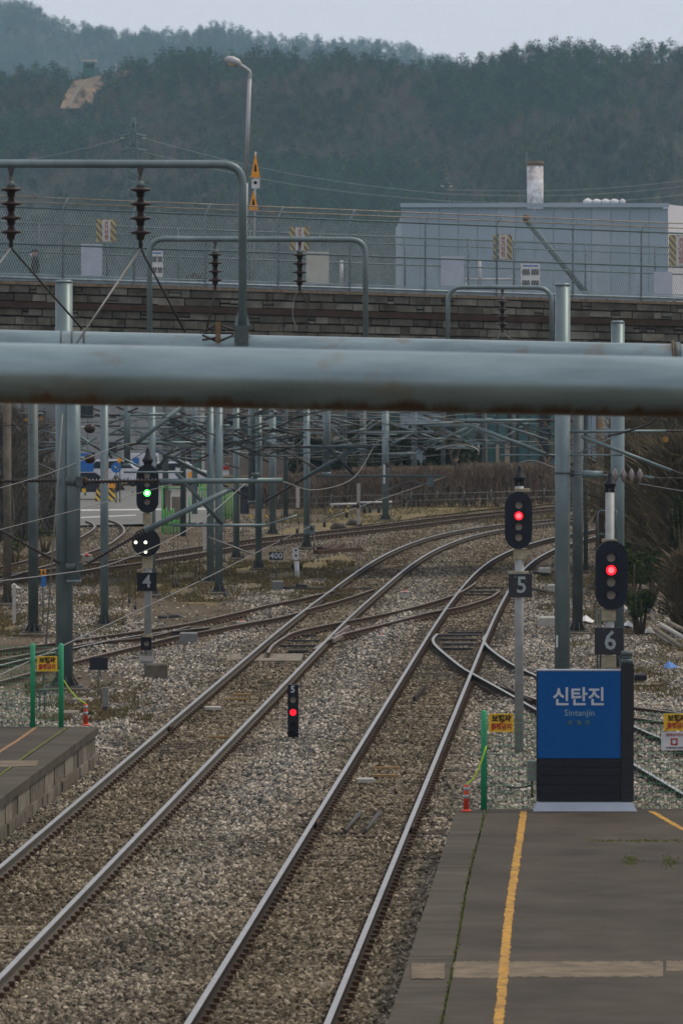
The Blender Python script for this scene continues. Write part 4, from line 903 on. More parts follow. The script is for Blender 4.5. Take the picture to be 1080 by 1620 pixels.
# portal frames
def portal(label, pts, d, w, feet):
    g = thing('portal_frame', label, 'frame', P(*pts[-1], d)); q = []
    P3 = [P(x, y, d) for x, y in pts]; out = [P3[0]]
    for i in range(1, len(P3) - 1):      # rounded corners
        a, b, c = P3[i - 1], P3[i], P3[i + 1]; rr = 34 / ppm(d) if d < 90 else 25 / ppm(d); u = (a - b).normalized(); v = (c - b).normalized(); A = b + u * rr; B = b + v * rr
        for k in range(9): t = k / 8; out.append(A * (1 - t) ** 2 + b * 2 * t * (1 - t) + B * t * t)
    out.append(P3[-1]); MB().tube(out, w / 2 / ppm(d), 16).build('tube', GALV, g)
    for (x, y) in feet:
        rect(MB(), x - 14, y, x + 14, y + 3, d - .1, .25).build('foot_plate', GALVD, g); rect(MB(), x - 12, y + 3, x + 10, y + 28, d - .28, .06).build('clamp_box', GALVD, g)
        for sg_ in (-1, 1):
            a = P(x + sg_ * 5, y - 26, d); b = P(x + sg_ * 13, y, d); mb = MB(); mb.add([P(x + sg_ * 6, y - 26, d - .01), P(x + sg_ * 13, y, d - .01), P(x + sg_ * 6, y, d - .01), P(x + sg_ * 6, y - 26, d + .01), P(x + sg_ * 13, y, d + .01), P(x + sg_ * 6, y, d + .01)], [(0, 1, 2), (5, 4, 3), (0, 3, 4, 1), (1, 4, 5, 2), (2, 5, 3, 0)]); mb.build('gusset', GALV, g)
    return g
PT1 = portal('large bent tube frame on the second pipe, rising highest at left', [(-420, 520), (-420, 257.5), (384, 260), (384, 518)], 78, 13, [(383, 515)])
PT2 = portal('middle-sized bent tube frame standing behind the largest one', [(237, 560), (237, 378), (578, 379), (578, 560)], 117, 8.6, [])
PT3 = portal('small bent tube frame left of the tallest pole', [(708, 560), (708, 454), (872, 455), (872, 560)], 147, 7, [])
# rusty clamp on pipe 2 near x 345
g = thing('rusty_clamp', 'rusty bolted angle clamp on the second pipe beside the large frame foot', 'clamp', P(345, 527, 77.3)); dk = 77.55
MB().box(P(345, 526, dk), (8 / s2, .12, 34 / s2)).build('plate', RUSTB, g)
for (x1, y1, x2, y2) in ((320, 524, 345, 513), (345, 513, 370, 522), (320, 530, 345, 541), (345, 541, 370, 530), (322, 527, 370, 527), (320, 538, 345, 534)): el(g, 'angle', x1, y1, x2, y2, dk, 3.4, DARKM, 4)
def disc_string(label, px, y0, y1, d, w, n=4):
    g = thing('insulator_string', label, 'insulator', P(px, y0, d)); s = ppm(d); h = y1 - y0
    MB().add([P(px - w * .17, y0, d), P(px + w * .17, y0, d), P(px + w * .05, y0 + h * .12, d), P(px - w * .05, y0 + h * .12, d), P(px - w * .17, y0, d + .05), P(px + w * .17, y0, d + .05), P(px + w * .05, y0 + h * .12, d + .05), P(px - w * .05, y0 + h * .12, d + .05)], [(0, 1, 2, 3), (7, 6, 5, 4), (0, 4, 5, 1), (1, 5, 6, 2), (2, 6, 7, 3), (3, 7, 4, 0)]).build('hanger', DARKM, g)
    MB().tube([P(px, y0 + h * .12, d), P(px, y1, d)], w * .09 / s, 8).build('pin', DARKM, g)
    a = y0 + h * .20; st = (y1 - h * .10 - a) / n
    MB().tube([P(px, a - h * .03, d), P(px, a + h * .01, d), P(px, a + st * .3, d)], [w * .1 / s, w * .19 / s, w * .2 / s], 12).build('cap', GALVD, g)
    for k in range(n):
        y = a + st * k
        MB().tube([P(px, y + st * t, d) for t in (.05, .28, .36, .46, .54, .62, 1.0)], [w * q / s for q in (.16, .19, .42, .5, .42, .2, .16)], 18).build('disc', PORC, g)
    return P(px, y1, d)
e1 = disc_string('leftmost large four-disc insulator hanging from the largest frame', 18, 264, 392, 77.9, 35)
e2 = disc_string('large four-disc insulator hanging from the largest frame above the stone wall', 222.5, 264, 393, 77.9, 35)
e3 = disc_string('small four-disc insulator at left under the middle frame', 340.5, 381, 458, 116.9, 24)
e4 = disc_string('small four-disc insulator at right under the middle frame', 474, 381, 460, 116.9, 24)
e5 = disc_string('tiny insulator string under the smallest frame near the tallest pole', 794, 458, 526, 146.9, 19)
for (lab, a, b, m) in (('dark stay rod from the leftmost insulator down right', e1, P(130, 520, 79), WIRED), ('pale stay rod from the leftmost insulator leaving the photo', e1, P(-30, 455, 76), WIRE), ('pale rod slanting down left from the second large insulator', e2, P(120, 545, 76), WIRE),
                       ('dark rod slanting down right from the second large insulator', e2, P(293, 525, 79), WIRED), ('thin dark rod under the left small insulator', e3, P(326, 530, 117), WIRED), ('short stay left of the tiny insulator string', e5, P(783, 540, 147), WIRE), ('short stay right of the tiny insulator string', e5, P(812, 540, 147), WIRE)):
    tag(MB().tube([a, b], 1.3 / ppm(a.y) * (1.3 if a.y < 90 else .9), 6).build('stay_rod', m), lab, 'rod')
tag(MB().tube(catmull([e4, P(480, 468, 117), P(488, 485, 117), P(485, 520, 117)], 6), .012, 6).build('loop_cable', WIRED), 'dark cable looping down from the right small insulator', 'cable')
tag(MB().tube(catmull([e4, P(466, 470, 117), P(463, 500, 117), P(470, 520, 117)], 6), .009, 6).build('loop_cable', WIRE), 'pale cable looping down left of the dark cable', 'cable')
# ------------------------------------------------------------------ bridge
SB = .667; D0 = 187.5
def bx(px):  # along-bridge world point (x, y) under a pixel column
    k = (px - 540) / F; x = k * D0 / (1 - SB * k); return x, D0 + SB * x
U = Vector((1, SB, 0)).normalized(); NB = Vector((SB, -1, 0)).normalized()
ZB0 = P(540, 460, D0).z; ZS = -.0195
def BR(a, h, w=0.0):   # a metres along, h above fence base, w toward the camera
    return Vector((0, D0, 0)) + U * a + NB * w + Vector((0, 0, ZB0 + ZS * a + h))
def apx(px, w=0.0):
    k = (px - 540) / F; return (k * (D0 + NB.y * w) - NB.x * w) / (U.x - k * U.y)
def bbx(mb, a0, a1, h0, h1, w0, w1, mi=0):
    vs = [BR(a, h, w) for h in (h0, h1) for w in (w0, w1) for a in (a0, a1)]
    mb.add(vs, [(0, 1, 3, 2), (4, 6, 7, 5), (0, 4, 5, 1), (2, 3, 7, 6), (0, 2, 6, 4), (1, 5, 7, 3)], mi); return mb
br = thing('road_bridge', 'stone-faced road bridge crossing above the tracks from edge to edge', 'bridge', tuple(BR(0, -1, 0)))
bbx(MB(), -45, 45, -1.75, -.12, -7.4, -.06).build('deck', MORTAR, br)
bbx(MB(), -45, 45, -.12, -.02, -.35, .1).build('coping', COPING, br)
bbx(MB(), -45, 45, -.86, -.66, -.1, .12).build('ledge', LEDGE, br)
bbx(MB(), -45, 45, -2.35, -1.76, -.5, .02).build('girder', GIRD, br)
bbx(MB(), -45, 45, -2.35, -1.76, -7.2, -6.7).build('girder', GIRD, br)
for (h0, h1) in ((-.39, -.13), (-.655, -.40), (-1.12, -.87), (-1.40, -1.13), (-1.74, -1.41)):
    a = -13.4
    while a < 14.6:
        w = random.choice((.26, .36, .5, .65, .85, 1.0)) * random.uniform(.9, 1.1); q = random.uniform(-.02, .03); m_ = STONEM[0 if random.random() < .5 else 1]
        def st(a0, a1, z0, z1, m_=m_): bbx(MB(), a0 + .012, a1 - .012, z0 + .008 + random.uniform(0, .03), z1 - .006 - random.uniform(0, .02), -.06, .03 + random.uniform(-.025, .035)).build('stone', m_, br)
        if w < .5 and random.random() < .35: hm_ = h0 + (h1 - h0) * random.uniform(.35, .65); st(a, a + w, h0, hm_); st(a, a + w, hm_, h1, STONEM[random.randrange(2)])
        else: st(a, a + w, h0, h1)
        a += w
mbs = MB()
for sgn in (-1, 1):
    for (h0, h1) in ((-.39, -.13), (-.655, -.40), (-1.12, -.87), (-1.40, -1.13), (-1.74, -1.41)):
        a = 13.43 if sgn < 0 else 15.5
        while a < 44: bbx(mbs, sgn * a, sgn * (a + .6), h0 + .01, h1 - .01, -.06, .035); a += .625
mbs.build('outer_stones', STONEM[0], br, kind='stuff')
for sgn in (-1, 1): bbx(MB(), sgn * 20, sgn * 45, -11, -1.76, -7.2, -.05).build('abutment', CONCD, br)
mb = MB(); 
bbx(mb, -45, 45, .0, .16, -.12, -.04); bbx(mb, -45, 45, .2, .24, -.1, -.06); mb.build('kerb_rail', FENCEM, br)
for px in range(15, 1080, 105): a = apx(px); bbx(MB(), a, a + .05, -.08, .0, -.1, .06).build('rail_stub', FENCER, br)
bbx(MB(), -45, 45, -.1, .12, -7.45, -7.3).build('rear_parapet', FENCEM, br)
def chain(h0, h1, w, label, posts, tubes, lean, m, mm, twist):
    g = thing('chain_link_fence', label, 'fence', tuple(BR(0, h0, w)))
    mb = MB(); st = .095; A0, A1 = (-14, 14) if w > -1 else (-10, 19); hh = h1 - h0; n = int((A1 - A0 + hh) / st); t = .005
    for i in range(n):
        for dr in (1, -1):
            a = A0 - hh * .0 + i * st; 
            a0, a1_ = (a - hh * .5, a) if dr == 1 else (a, a - hh * .5)
            p = BR(a0, h0, w + .002 * dr); q = BR(a1_, h1, w + .002 * dr); mb.tube([p, q], t, 3, caps=False, sm=False)
    mb.build('chain_mesh', mm, g, kind='stuff')
    for i, px in enumerate(posts):
        a = apx(px, w); q = [BR(a, h0 - .1, w), BR(a, h1, w)]
        if lean: q.append(BR(a + .06, h1 + .32, w + .22))
        MB().tube(q, .032, 8).build('post', m, g)
    for (h, m_, r) in tubes: MB().tube([BR(-19, h, w), BR(20, h, w)], r, 8).build('rail', m_, g)
    return g
frontp = (-15, 100, 212, 325, 440, 553, 672, 785, 905, 1013, 1120)
cf = chain(.02, 2.35, 0, 'near chain-link fence with leaning post tops along the front of the bridge', frontp, ((2.33, FENCEG, .03), (1.17, FENCEG, .028), (.1, FENCEM, .03)), True, FENCEM, MESHW, 1)
for (h, w) in ((2.5, .1), (2.66, .21)):
    MB().tube([BR(-14, h, w), BR(14, h, w)], .022, 6).build('top_strand', FENCER, cf)
mb = MB()
for i in range(420): a = -13.5 + i * .064; mb.tube([BR(a, 2.38, .02), BR(a + .01, 2.66, .21)], .005, 3, caps=False)
mb.build('barbs', MESHW, cf, kind='stuff')
cr = chain(.1, 2.15, -6.8, 'far chain-link fence along the back of the bridge', (-50, 62, 170, 282, 395, 505, 640, 740, 812, 925, 1035, 1140), ((2.1, FENCEG, .03), (1.15, FENCEG, .028), (2.0 - .15, FENCEG, .02)), False, FENCEG, FENCEG, 1)
def bpanel(name, label, cat, x0, y0, x1, y1, w, m, th=.02):
    a0, a1 = apx(x0, w), apx(x1, w); d = BR((a0 + a1) / 2, 0, w).y; z0 = pz(y1, d); z1 = pz(y0, d); c = BR((a0 + a1) / 2, 0, w)
    g = thing(name, label, cat, (c.x, c.y, z0)); c.z = (z0 + z1) / 2
    o = bpy.data.objects.new('plate', MB().box((0, 0, 0), (a1 - a0, th, z1 - z0)).mesh('plate', m)); COL.objects.link(o); o.parent = g
    o.location = (0, 0, (z1 - z0) / 2); o.rotation_euler = (0, 0, math.atan2(SB, 1)); g['_'] = 0; del g['_']
    return g, c, a1 - a0, z1 - z0
def onp(g, c, name, m, mb_local):
    o = bpy.data.objects.new(name, mb_local.mesh(name, m)); COL.objects.link(o); o.parent = g; o.location = (c.x - g.location.x, c.y - g.location.y, c.z - g.location.z); o.rotation_euler = (0, 0, math.atan2(SB, 1))
for (x0, y0, x1, y1, w, lab) in ((153, 347, 184, 383, -.14, 'striped electric danger sign on the bridge fence, leftmost'), (458, 359, 489, 397, -.14, 'striped electric danger sign on the bridge fence behind the middle frame'), (780, 371, 809, 411, -.14, 'striped electric danger sign on the bridge fence before the pale factory'), (1057, 372, 1093, 422, -.14, 'striped electric danger sign cut by the right edge of the photo')):
    g, c, W, Hh = bpanel('danger_sign', lab, 'warning sign', x0, y0, x1, y1, w, STRIPE)
    onp(g, c, 'centre_panel', WHITEM, MB().box((0, -.014, 0), (W * .42, .008, Hh * .94)))
    for i, ch in enumerate('전기위험'): onp(g, c, 'lettering', REDL, text_mb(ch, Hh * .22, (0, -.02, Hh * (.30 - .2 * i)), bold=.004))
def poster(x0, y0, x1, y1, m, lab, pics=0, w=-6.7):
    g, c, W, Hh = bpanel('banner', lab, 'banner', x0, y0, x1, y1, w, m)
    for i in range(pics):
        for q in (-.24, .24): onp(g, c, 'picture', POSTD, MB().box((W * q, -.013, Hh * (.18 - .42 * i)), (W * .4, .005, Hh * .22)))
    if pics: onp(g, c, 'heading', BLUE2, MB().box((0, -.013, Hh * .42), (W * .8, .005, Hh * .06)))
poster(129, 386, 162, 437, POSTP, 'blank pale blue banner behind the bridge fence at left')
poster(240, 397, 258, 438, WHITEM, 'small poster with dark pictures by the left of the middle frame', 2)
poster(484, 398, 520, 450, POSTB, 'blank beige banner behind the bridge fence in the middle')
poster(697, 405, 733, 452, POSTP, 'blank pale banner in front of the factory on the bridge')
poster(823, 417, 853, 459, WHITEM, 'poster with dark pictures left of the tallest pole on the bridge', 2)
poster(1033, 430, 1062, 470, POSTP, 'blank pale banner near the right edge of the bridge')
# lamp post and triangular signs on the bridge
def BPx(px, py, w): a = apx(px, w); q = BR(a, 0, w); return P(px, py, q.y)
wl = -6.3
dL = BR(apx(388, wl), 0, wl).y
g = thing('street_lamp', 'tall grey street lamp with curved arm standing on the bridge', 'street lamp', P(385.5, 450, dL))
MB().tube([P(385, 450, dL), P(388, 290, dL)], 4.6 / ppm(dL), 12).build('lower_pole', LAMPP, g)
MB().tube([P(388.5, 290, dL), P(395, 125, dL)], 3.2 / ppm(dL), 12).build('upper_pole', LAMPP, g)
MB().tube(catmull([P(395, 127, dL), P(395.5, 115, dL), P(391, 110, dL), P(384, 105, dL), P(378, 103, dL)], 5), 2.8 / ppm(dL), 10).build('arm', LAMPP, g)
MB().tube([P(381, 103, dL), P(376, 99, dL), P(368, 96, dL), P(360, 93.5, dL), P(355.5, 94, dL)], [.06, .13, .15, .12, .05], 12).build('lamp_head', LAMPH, g)
MB().tube([P(374, 101, dL), P(368, 102, dL), P(360, 99, dL)], [.04, .11, .05], 10).build('lamp_glass', LAMPL, g)
for (x0, yb, yt, lab) in ((404, 281, 243, 'upper orange triangular road warning sign by the lamp post'), (401, 332, 302, 'lower orange triangular road warning sign by the lamp post')):
    dT = dL - .3; g = thing('triangle_sign', lab, 'road sign', P(x0, yb, dT)); s = ppm(dT)
    c = P(x0, (yb + yt) / 2, dT); hw = 7.5 / s; hh = (yb - yt) / 2 / s
    MB().prism([(-hw, -hh), (hw, -hh), (.01, hh), (-.01, hh)], -.01, .01, 0, c).build('plate', ORNG, g)
    MB().prism([(-hw * .3, -hh * .5), (hw * .3, -hh * .5), (hw * .15, hh * .1), (-hw * .15, hh * .1)], -.016, -.0105, 0, c).build('symbol', BLKL, g)
g = thing('sign_plate', 'small white plate between the two orange triangular signs', 'road sign', P(404, 291, dL - .3)); rect(MB(), 398, 283, 411, 298, dL - .3, .02).build('plate', WHITEM, g); MB().disc(P(404, 289, dL - .3), .06, -.006, -.001, 10).build('symbol', BLKL, g)
tag(MB().tube([P(401.5, 450, dL - .25), P(404, 240, dL - .25)], .035, 8).build('sign_post', LAMPP), 'thin post carrying the triangular signs beside the lamp post', 'post')
g = thing('conduit_pipe', 'dark pipe sloping down across the pale factory wall behind the bridge fence', 'pipe', P(925, 465, 205)); el(g, 'pipe', 832, 348, 928, 466, 205, 10, FENCEG); MB().tube([P(832, 340, 205), P(832, 352, 205)], .12, 8).build('end_cap', RUSTB, g)
g = thing('utility_box_row', 'low pale pipe run behind the bridge fence left of the tallest pole', 'pipe', P(775, 442, 200)); el(g, 'pipe', 735, 442, 815, 442, 200, 4, WHITEM); el(g, 'pipe', 738, 446, 738, 465, 200, 3, WHITEM)
for (x, lab) in ((540, 'thin white stub pole behind the bridge fence in the middle'), (758, 'thin white stub pole behind the bridge fence near the factory')): tag(MB().tube([P(x, 455, 200), P(x, 412, 200)], .06, 8).build('stub_pole', WHITEM), lab, 'post')
# scribbled dark planter row on the bridge (x 280-320)
mb = MB()
for i in range(26): x = 280 + random.random() * 42; a = BPx(x, 446, -6.4); mb.tube([a, a + Vector((random.uniform(-.3, .3), 0, random.uniform(.1, .35)))], .02, 4)
tag(mb.build('dry_plants', WIRED), 'dark dry plants along the far edge of the bridge left of centre', 'plants')

# person builder (continuous skinned body)
def person(label, base, h, face, arms_swing=.18, cap=True, name='person', mats=(CLOTH, SKIN, BLACK)):
    g = thing(name, label, 'person', tuple(base)); k = h / 1.75
    V = [(0, .03, .95, .16, .15), (0, .02, 1.12, .16, .15), (0, .0, 1.32, .19, .16), (0, 0, 1.46, .12, .11), (0, 0, 1.53, .055, .055),
         (.19, 0, 1.42, .08, .08), (.23, -.10 * arms_swing * 5, 1.14, .05, .05), (.23, -.30 * arms_swing * 3, .90, .038, .038),
         (-.19, 0, 1.42, .065, .065), (-.23, .10 * arms_swing * 5, 1.14, .05, .05), (-.23, .10, .88, .038, .038),
         (.10, 0, .88, .10, .10), (.11, .14, .50, .07, .07), (.11, .10, .10, .05, .05), (.11, -.05, .04, .05, .04), (.11, -.12, .03, .04, .03),
         (-.10, 0, .88, .10, .10), (-.11, -.16, .50, .07, .07), (-.11, -.26, .10, .05, .05), (-.11, -.36, .05, .05, .04), (-.11, -.44, .04, .04, .03)]
    E = [(0, 1), (1, 2), (2, 3), (3, 4), (2, 5), (5, 6), (6, 7), (2, 8), (8, 9), (9, 10), (0, 11), (11, 12), (12, 13), (13, 14), (14, 15), (0, 16), (16, 17), (17, 18), (18, 19), (19, 20)]
    me = bpy.data.meshes.new('body'); me.from_pydata([(x * k, y * k, z * k) for x, y, z, _, _ in V], E, []); me.materials.append(mats[0])
    o = bpy.data.objects.new('body', me); COL.objects.link(o); o.parent = g; md = o.modifiers.new('skin', 'SKIN'); 
    for i, sv_ in enumerate(me.skin_vertices[0].data): sv_.radius = (V[i][3] * k, V[i][4] * k); sv_.use_root = (i == 0)
    md2 = o.modifiers.new('sub', 'SUBSURF'); md2.levels = 1; md2.render_levels = 1; o.rotation_euler = (0, 0, face)
    def part(nm, mb, m): q = bpy.data.objects.new(nm, mb.mesh(nm, m)); COL.objects.link(q); q.parent = g; q.rotation_euler = (0, 0, face)
    prof = [(1.50, .03), (1.53, .065), (1.57, .085), (1.63, .098), (1.69, .095), (1.73, .07), (1.75, .02)]
    part('head', MB().tube([(0, -.015 * k, z * k) for z, _ in prof], [r * k * .92 for _, r in prof], 14).add([(-.015 * k, -.105 * k, 1.60 * k), (.015 * k, -.105 * k, 1.60 * k), (0, -.13 * k, 1.605 * k), (0, -.1 * k, 1.65 * k)], [(0, 1, 2), (0, 2, 3), (1, 3, 2), (0, 3, 1)]), mats[1])
    hp = [(1.66, .105), (1.70, .108), (1.74, .085), (1.77, .03)]
    mb = MB().tube([(0, 0, z * k) for z, _ in hp], [r * k for _, r in hp], 14)
    if cap: mb.box((0, -.13 * k, 1.675 * k), (.14 * k, .12 * k, .015 * k))
    part('cap' if cap else 'hair', mb, mats[2]); return g
pb = BR(apx(56, -3.2), -.75, -3.2); zt_ = P(56, 393, pb.y).z
person('person in dark jacket and black cap walking left on the bridge', (P(56, 393, pb.y).x, pb.y, zt_ - 1.77), 1.75, R(-90))
MB().tube([P(51.5, 403, pb.y), P(48.5, 404, pb.y)], [.075, .04], 10).build('face_mask', WHITEM, bpy.data.objects['person'])
pf = P(721, 768, 282); person('dark-clothed person standing far behind the hedge', (pf.x, pf.y, pz(722, 282) - 1.77), 1.75, R(90), cap=False)

# ------------------------------------------------------------------ factory, chimney
dF = 350
fa = thing('factory_building', 'huge pale blue-grey factory hall with a white side wall coloured as sunlit behind the bridge', 'building', (pxx(850, dF), dF, -.5))
zr = pz(326, dF); x0 = pxx(634, dF); x1 = pxx(1055, dF)
npan = 14
for i in range(npan):
    a = x0 + (x1 - x0) * i / npan; b = x0 + (x1 - x0) * (i + 1) / npan
    MB().box(((a + b) / 2, dF + .1, zr / 2 - .3), (b - a - .03, .2, zr + .3)).build('wall_panel', FACTSH if (i < 2 or i % 5) else FACTL, fa)
MB().box(((x0 + x1) / 2, dF + 20, (zr - .1) / 2 - .3), (x1 - x0 - .1, 39.6, zr - .3)).build('hall', FACTSH, fa)
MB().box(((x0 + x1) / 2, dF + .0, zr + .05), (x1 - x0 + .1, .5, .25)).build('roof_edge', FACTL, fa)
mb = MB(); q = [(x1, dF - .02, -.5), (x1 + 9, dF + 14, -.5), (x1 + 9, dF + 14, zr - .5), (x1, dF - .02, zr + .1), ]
mb.add(q + [(v[0] + .3, v[1] + 14, v[2]) for v in q], [(0, 1, 2, 3), (7, 6, 5, 4), (0, 4, 5, 1), (1, 5, 6, 2), (2, 6, 7, 3), (3, 7, 4, 0)]); mb.build('side_wall', FACTLIT, fa)
g = thing('factory_chimney', 'white round chimney with a stained rim above the factory roof', 'chimney', P(845.5, 330, dF + 8)); dc_ = dF + 8
MB().tube([P(845.5, 345, dc_), P(845.5, 262, dc_)], 13.3 / ppm(dc_), 32).build('stack', CHIM, g); MB().tube([P(845.5, 262, dc_), P(845.5, 255, dc_)], 14.2 / ppm(dc_), 32).build('rim', COPING, g)
MB().tube([P(832.5, 330, dc_ - .6), P(832.5, 240, dc_ - .6)], .03, 5).build('lightning_rod', PYL, g)
for i, (px, r) in enumerate(((929, 8), (943, 8), (957, 8), (971, 8), (984, 5))):
    g = thing('roof_ventilator', 'round white roof ventilator on the factory, %s' % ('leftmost of five', 'second from left', 'middle of five', 'fourth from left', 'smallest at right')[i], 'ventilator', P(px, 326, dF + 4)); s = ppm(dF + 4)
    MB().tube([P(px, 324, dF + 4), P(px, 319, dF + 4), P(px, 316.5, dF + 4), P(px, 314.5 - (i < 1), dF + 4)], [r * .7 / s, r / s, r * .8 / s, r * .15 / s], 14).build('dome', WHITEM, g)
# ------------------------------------------------------------------ hills with forest
ridge1 = [(-500, 190), (-200, 150), (-60, 122), (60, 117), (150, 128), (215, 104), (250, 100), (290, 92), (350, 99), (440, 97), (540, 98), (640, 108), (700, 113), (760, 98), (830, 84), (880, 80), (930, 84), (1000, 86), (1080, 84), (1250, 80), (1500, 110), (1700, 130)]
ridge2 = [(-500, -60), (-200, -40), (-60, 0), (50, 5), (90, 30), (140, 44), (200, 48), (280, 55), (340, 42), (400, 52), (440, 62), (540, 66), (600, 66), (670, 82), (720, 100), (800, 125), (1000, 150), (1300, 170), (1700, 200)]
def hnoise(x, y, s): return np.sin(x * s + 1.3 * np.sin(y * s * .7)) * np.cos(y * s * .8 + 1.1 * np.sin(x * s * .6))
def hill(name, ridge, dr, df, tops):
    px = np.linspace(-450, 1600, 110); tt = np.linspace(0, 1.25, 60); PX, T = np.meshgrid(px, tt)
    yr = np.interp(PX, [a for a, b in ridge], [b for a, b in ridge]) + 14
    D = df + (dr - df) * T; Xw = (PX - 540) / F * (dr * .75 + .25 * D)
    zr_ = H + (565 - yr) / F * dr; Zw = np.where(T <= 1, -1 + (zr_ + 1) * (T ** 1.15), zr_ - (T - 1) * 260)
    Zw = Zw + hnoise(Xw, D, .021) * 7 * np.sin(np.clip(T, 0, 1) * math.pi) + hnoise(Xw, D, .055) * 2.5 * np.sin(np.clip(T, 0, 1) * math.pi)
    return PX, T, Xw, D, Zw
def hill_build(name, ridge, dr, df):
    PX, T, Xw, D, Zw = hill(name, ridge, dr, df, 0); n = PX.shape[1]; mb = MB()
    mb.v = list(zip(Xw.ravel().tolist(), D.ravel().tolist(), Zw.ravel().tolist())); mb.f = [(j * n + i, j * n + i + 1, (j + 1) * n + i + 1, (j + 1) * n + i) for j in range(PX.shape[0] - 1) for i in range(n - 1)]
    mb.m = [0] * len(mb.f); mb.s = [True] * len(mb.f); mb.build(name, HILLM, kind='structure'); return Xw, D, Zw, PX, T
h1_ = hill_build('hill', ridge1, 1900, 1400); h2__ = hill_build('far_hill', ridge2, 4200, 3600)
def hillhit(px, py, off=0.0):
    dr, df = 1900, 1400; best = None
    for i in range(400):
        T = i / 400; D = df + (dr - df) * T; X = (px - 540) / F * D
        pq = X * F / (dr * .75 + .25 * D) + 540
        yr = np.interp(pq, [a for a, b in ridge1], [b for a, b in ridge1]) + 14; zr_ = H + (565 - yr) / F * dr
        Z = -1 + (zr_ + 1) * T ** 1.15 + (hnoise(X, D, .021) * 7 + hnoise(X, D, .055) * 2.5) * math.sin(T * math.pi)
        if Z + off >= P(px, py, D).z: return Vector((X, D, Z + off))
    return Vector((X, D, Z + off))
EARTHPX = [(96, 172), (104, 150), (116, 130), (132, 117), (152, 115), (170, 119), (205, 111), (216, 115), (190, 126), (165, 137), (150, 148), (146, 170), (134, 166), (126, 172)]
EARTHW = [hillhit(x, y, 1.0) for x, y in EARTHPX]
def in_earth(x, y):
    c = False; n = len(EARTHW)
    for sh in (0, 22, 44):
        c = False
        for i in range(n):
            a, b = EARTHW[i], EARTHW[i - 1]
            if ((a.y > y + sh) != (b.y > y + sh)) and (x < (b.x - a.x) * (y + sh - a.y) / (b.y - a.y) + a.x): c = not c
        if c: return True
    return False
def tree_mesh(kind, sd_):
    r = random.Random(sd_); mb = MB()
    mb.tube([(0, 0, -1), (0, 0, 4.5)], [.16, .06], 4, mi=1)
    if kind == 'pine':
        cl = [(r.gauss(0, 1.15), r.gauss(0, 1.15), r.uniform(2.2, 7.0)) for _ in range(9)] + [(0, 0, 7.4), (.3, 0, 6.2)]
        for (cx, cy, cz) in cl:
            R_ = r.uniform(1.0, 1.75) * (1.2 - cz / 14)
            for _ in range(34):
                v = Vector((r.gauss(0, 1), r.gauss(0, 1), r.gauss(0, .7))).normalized() * R_ * r.uniform(.55, 1.05); p = Vector((cx, cy, cz)) + v
                a = Vector((r.uniform(-1, 1), r.uniform(-1, 1), r.uniform(-.6, .8))).normalized() * r.uniform(.25, .5); b = Vector((r.uniform(-1, 1), r.uniform(-1, 1), r.uniform(-.5, .5))).normalized() * r.uniform(.2, .4)
                mb.add([p - a, p + b, p + a], [(0, 1, 2)])
        return mb.mesh('pine', [PINE, HILLM])
    for _ in range(300 if kind == 'bare' else 260):
        a = r.uniform(0, 6.28); el_ = r.uniform(.15, 1.45); st = Vector((0, 0, r.uniform(1.2, 4))); dr_ = Vector((math.cos(a) * math.cos(el_), math.sin(a) * math.cos(el_), math.sin(el_)))
        L = r.uniform(1.6, 3.1); q = st + dr_ * L * r.uniform(.5, 1); e = q + (dr_ + Vector((0, 0, .6)) + Vector((r.gauss(0, .3), r.gauss(0, .3), 0))) * r.uniform(.5, .95); w = Vector((-math.sin(a), math.cos(a), 0)) * (.05 if kind == 'bare' else .16)
        mb.add([q - w, q + w, e], [(0, 1, 2)])
    return mb.mesh(kind, [DECID if kind == 'bare' else DECID2, HILLM])
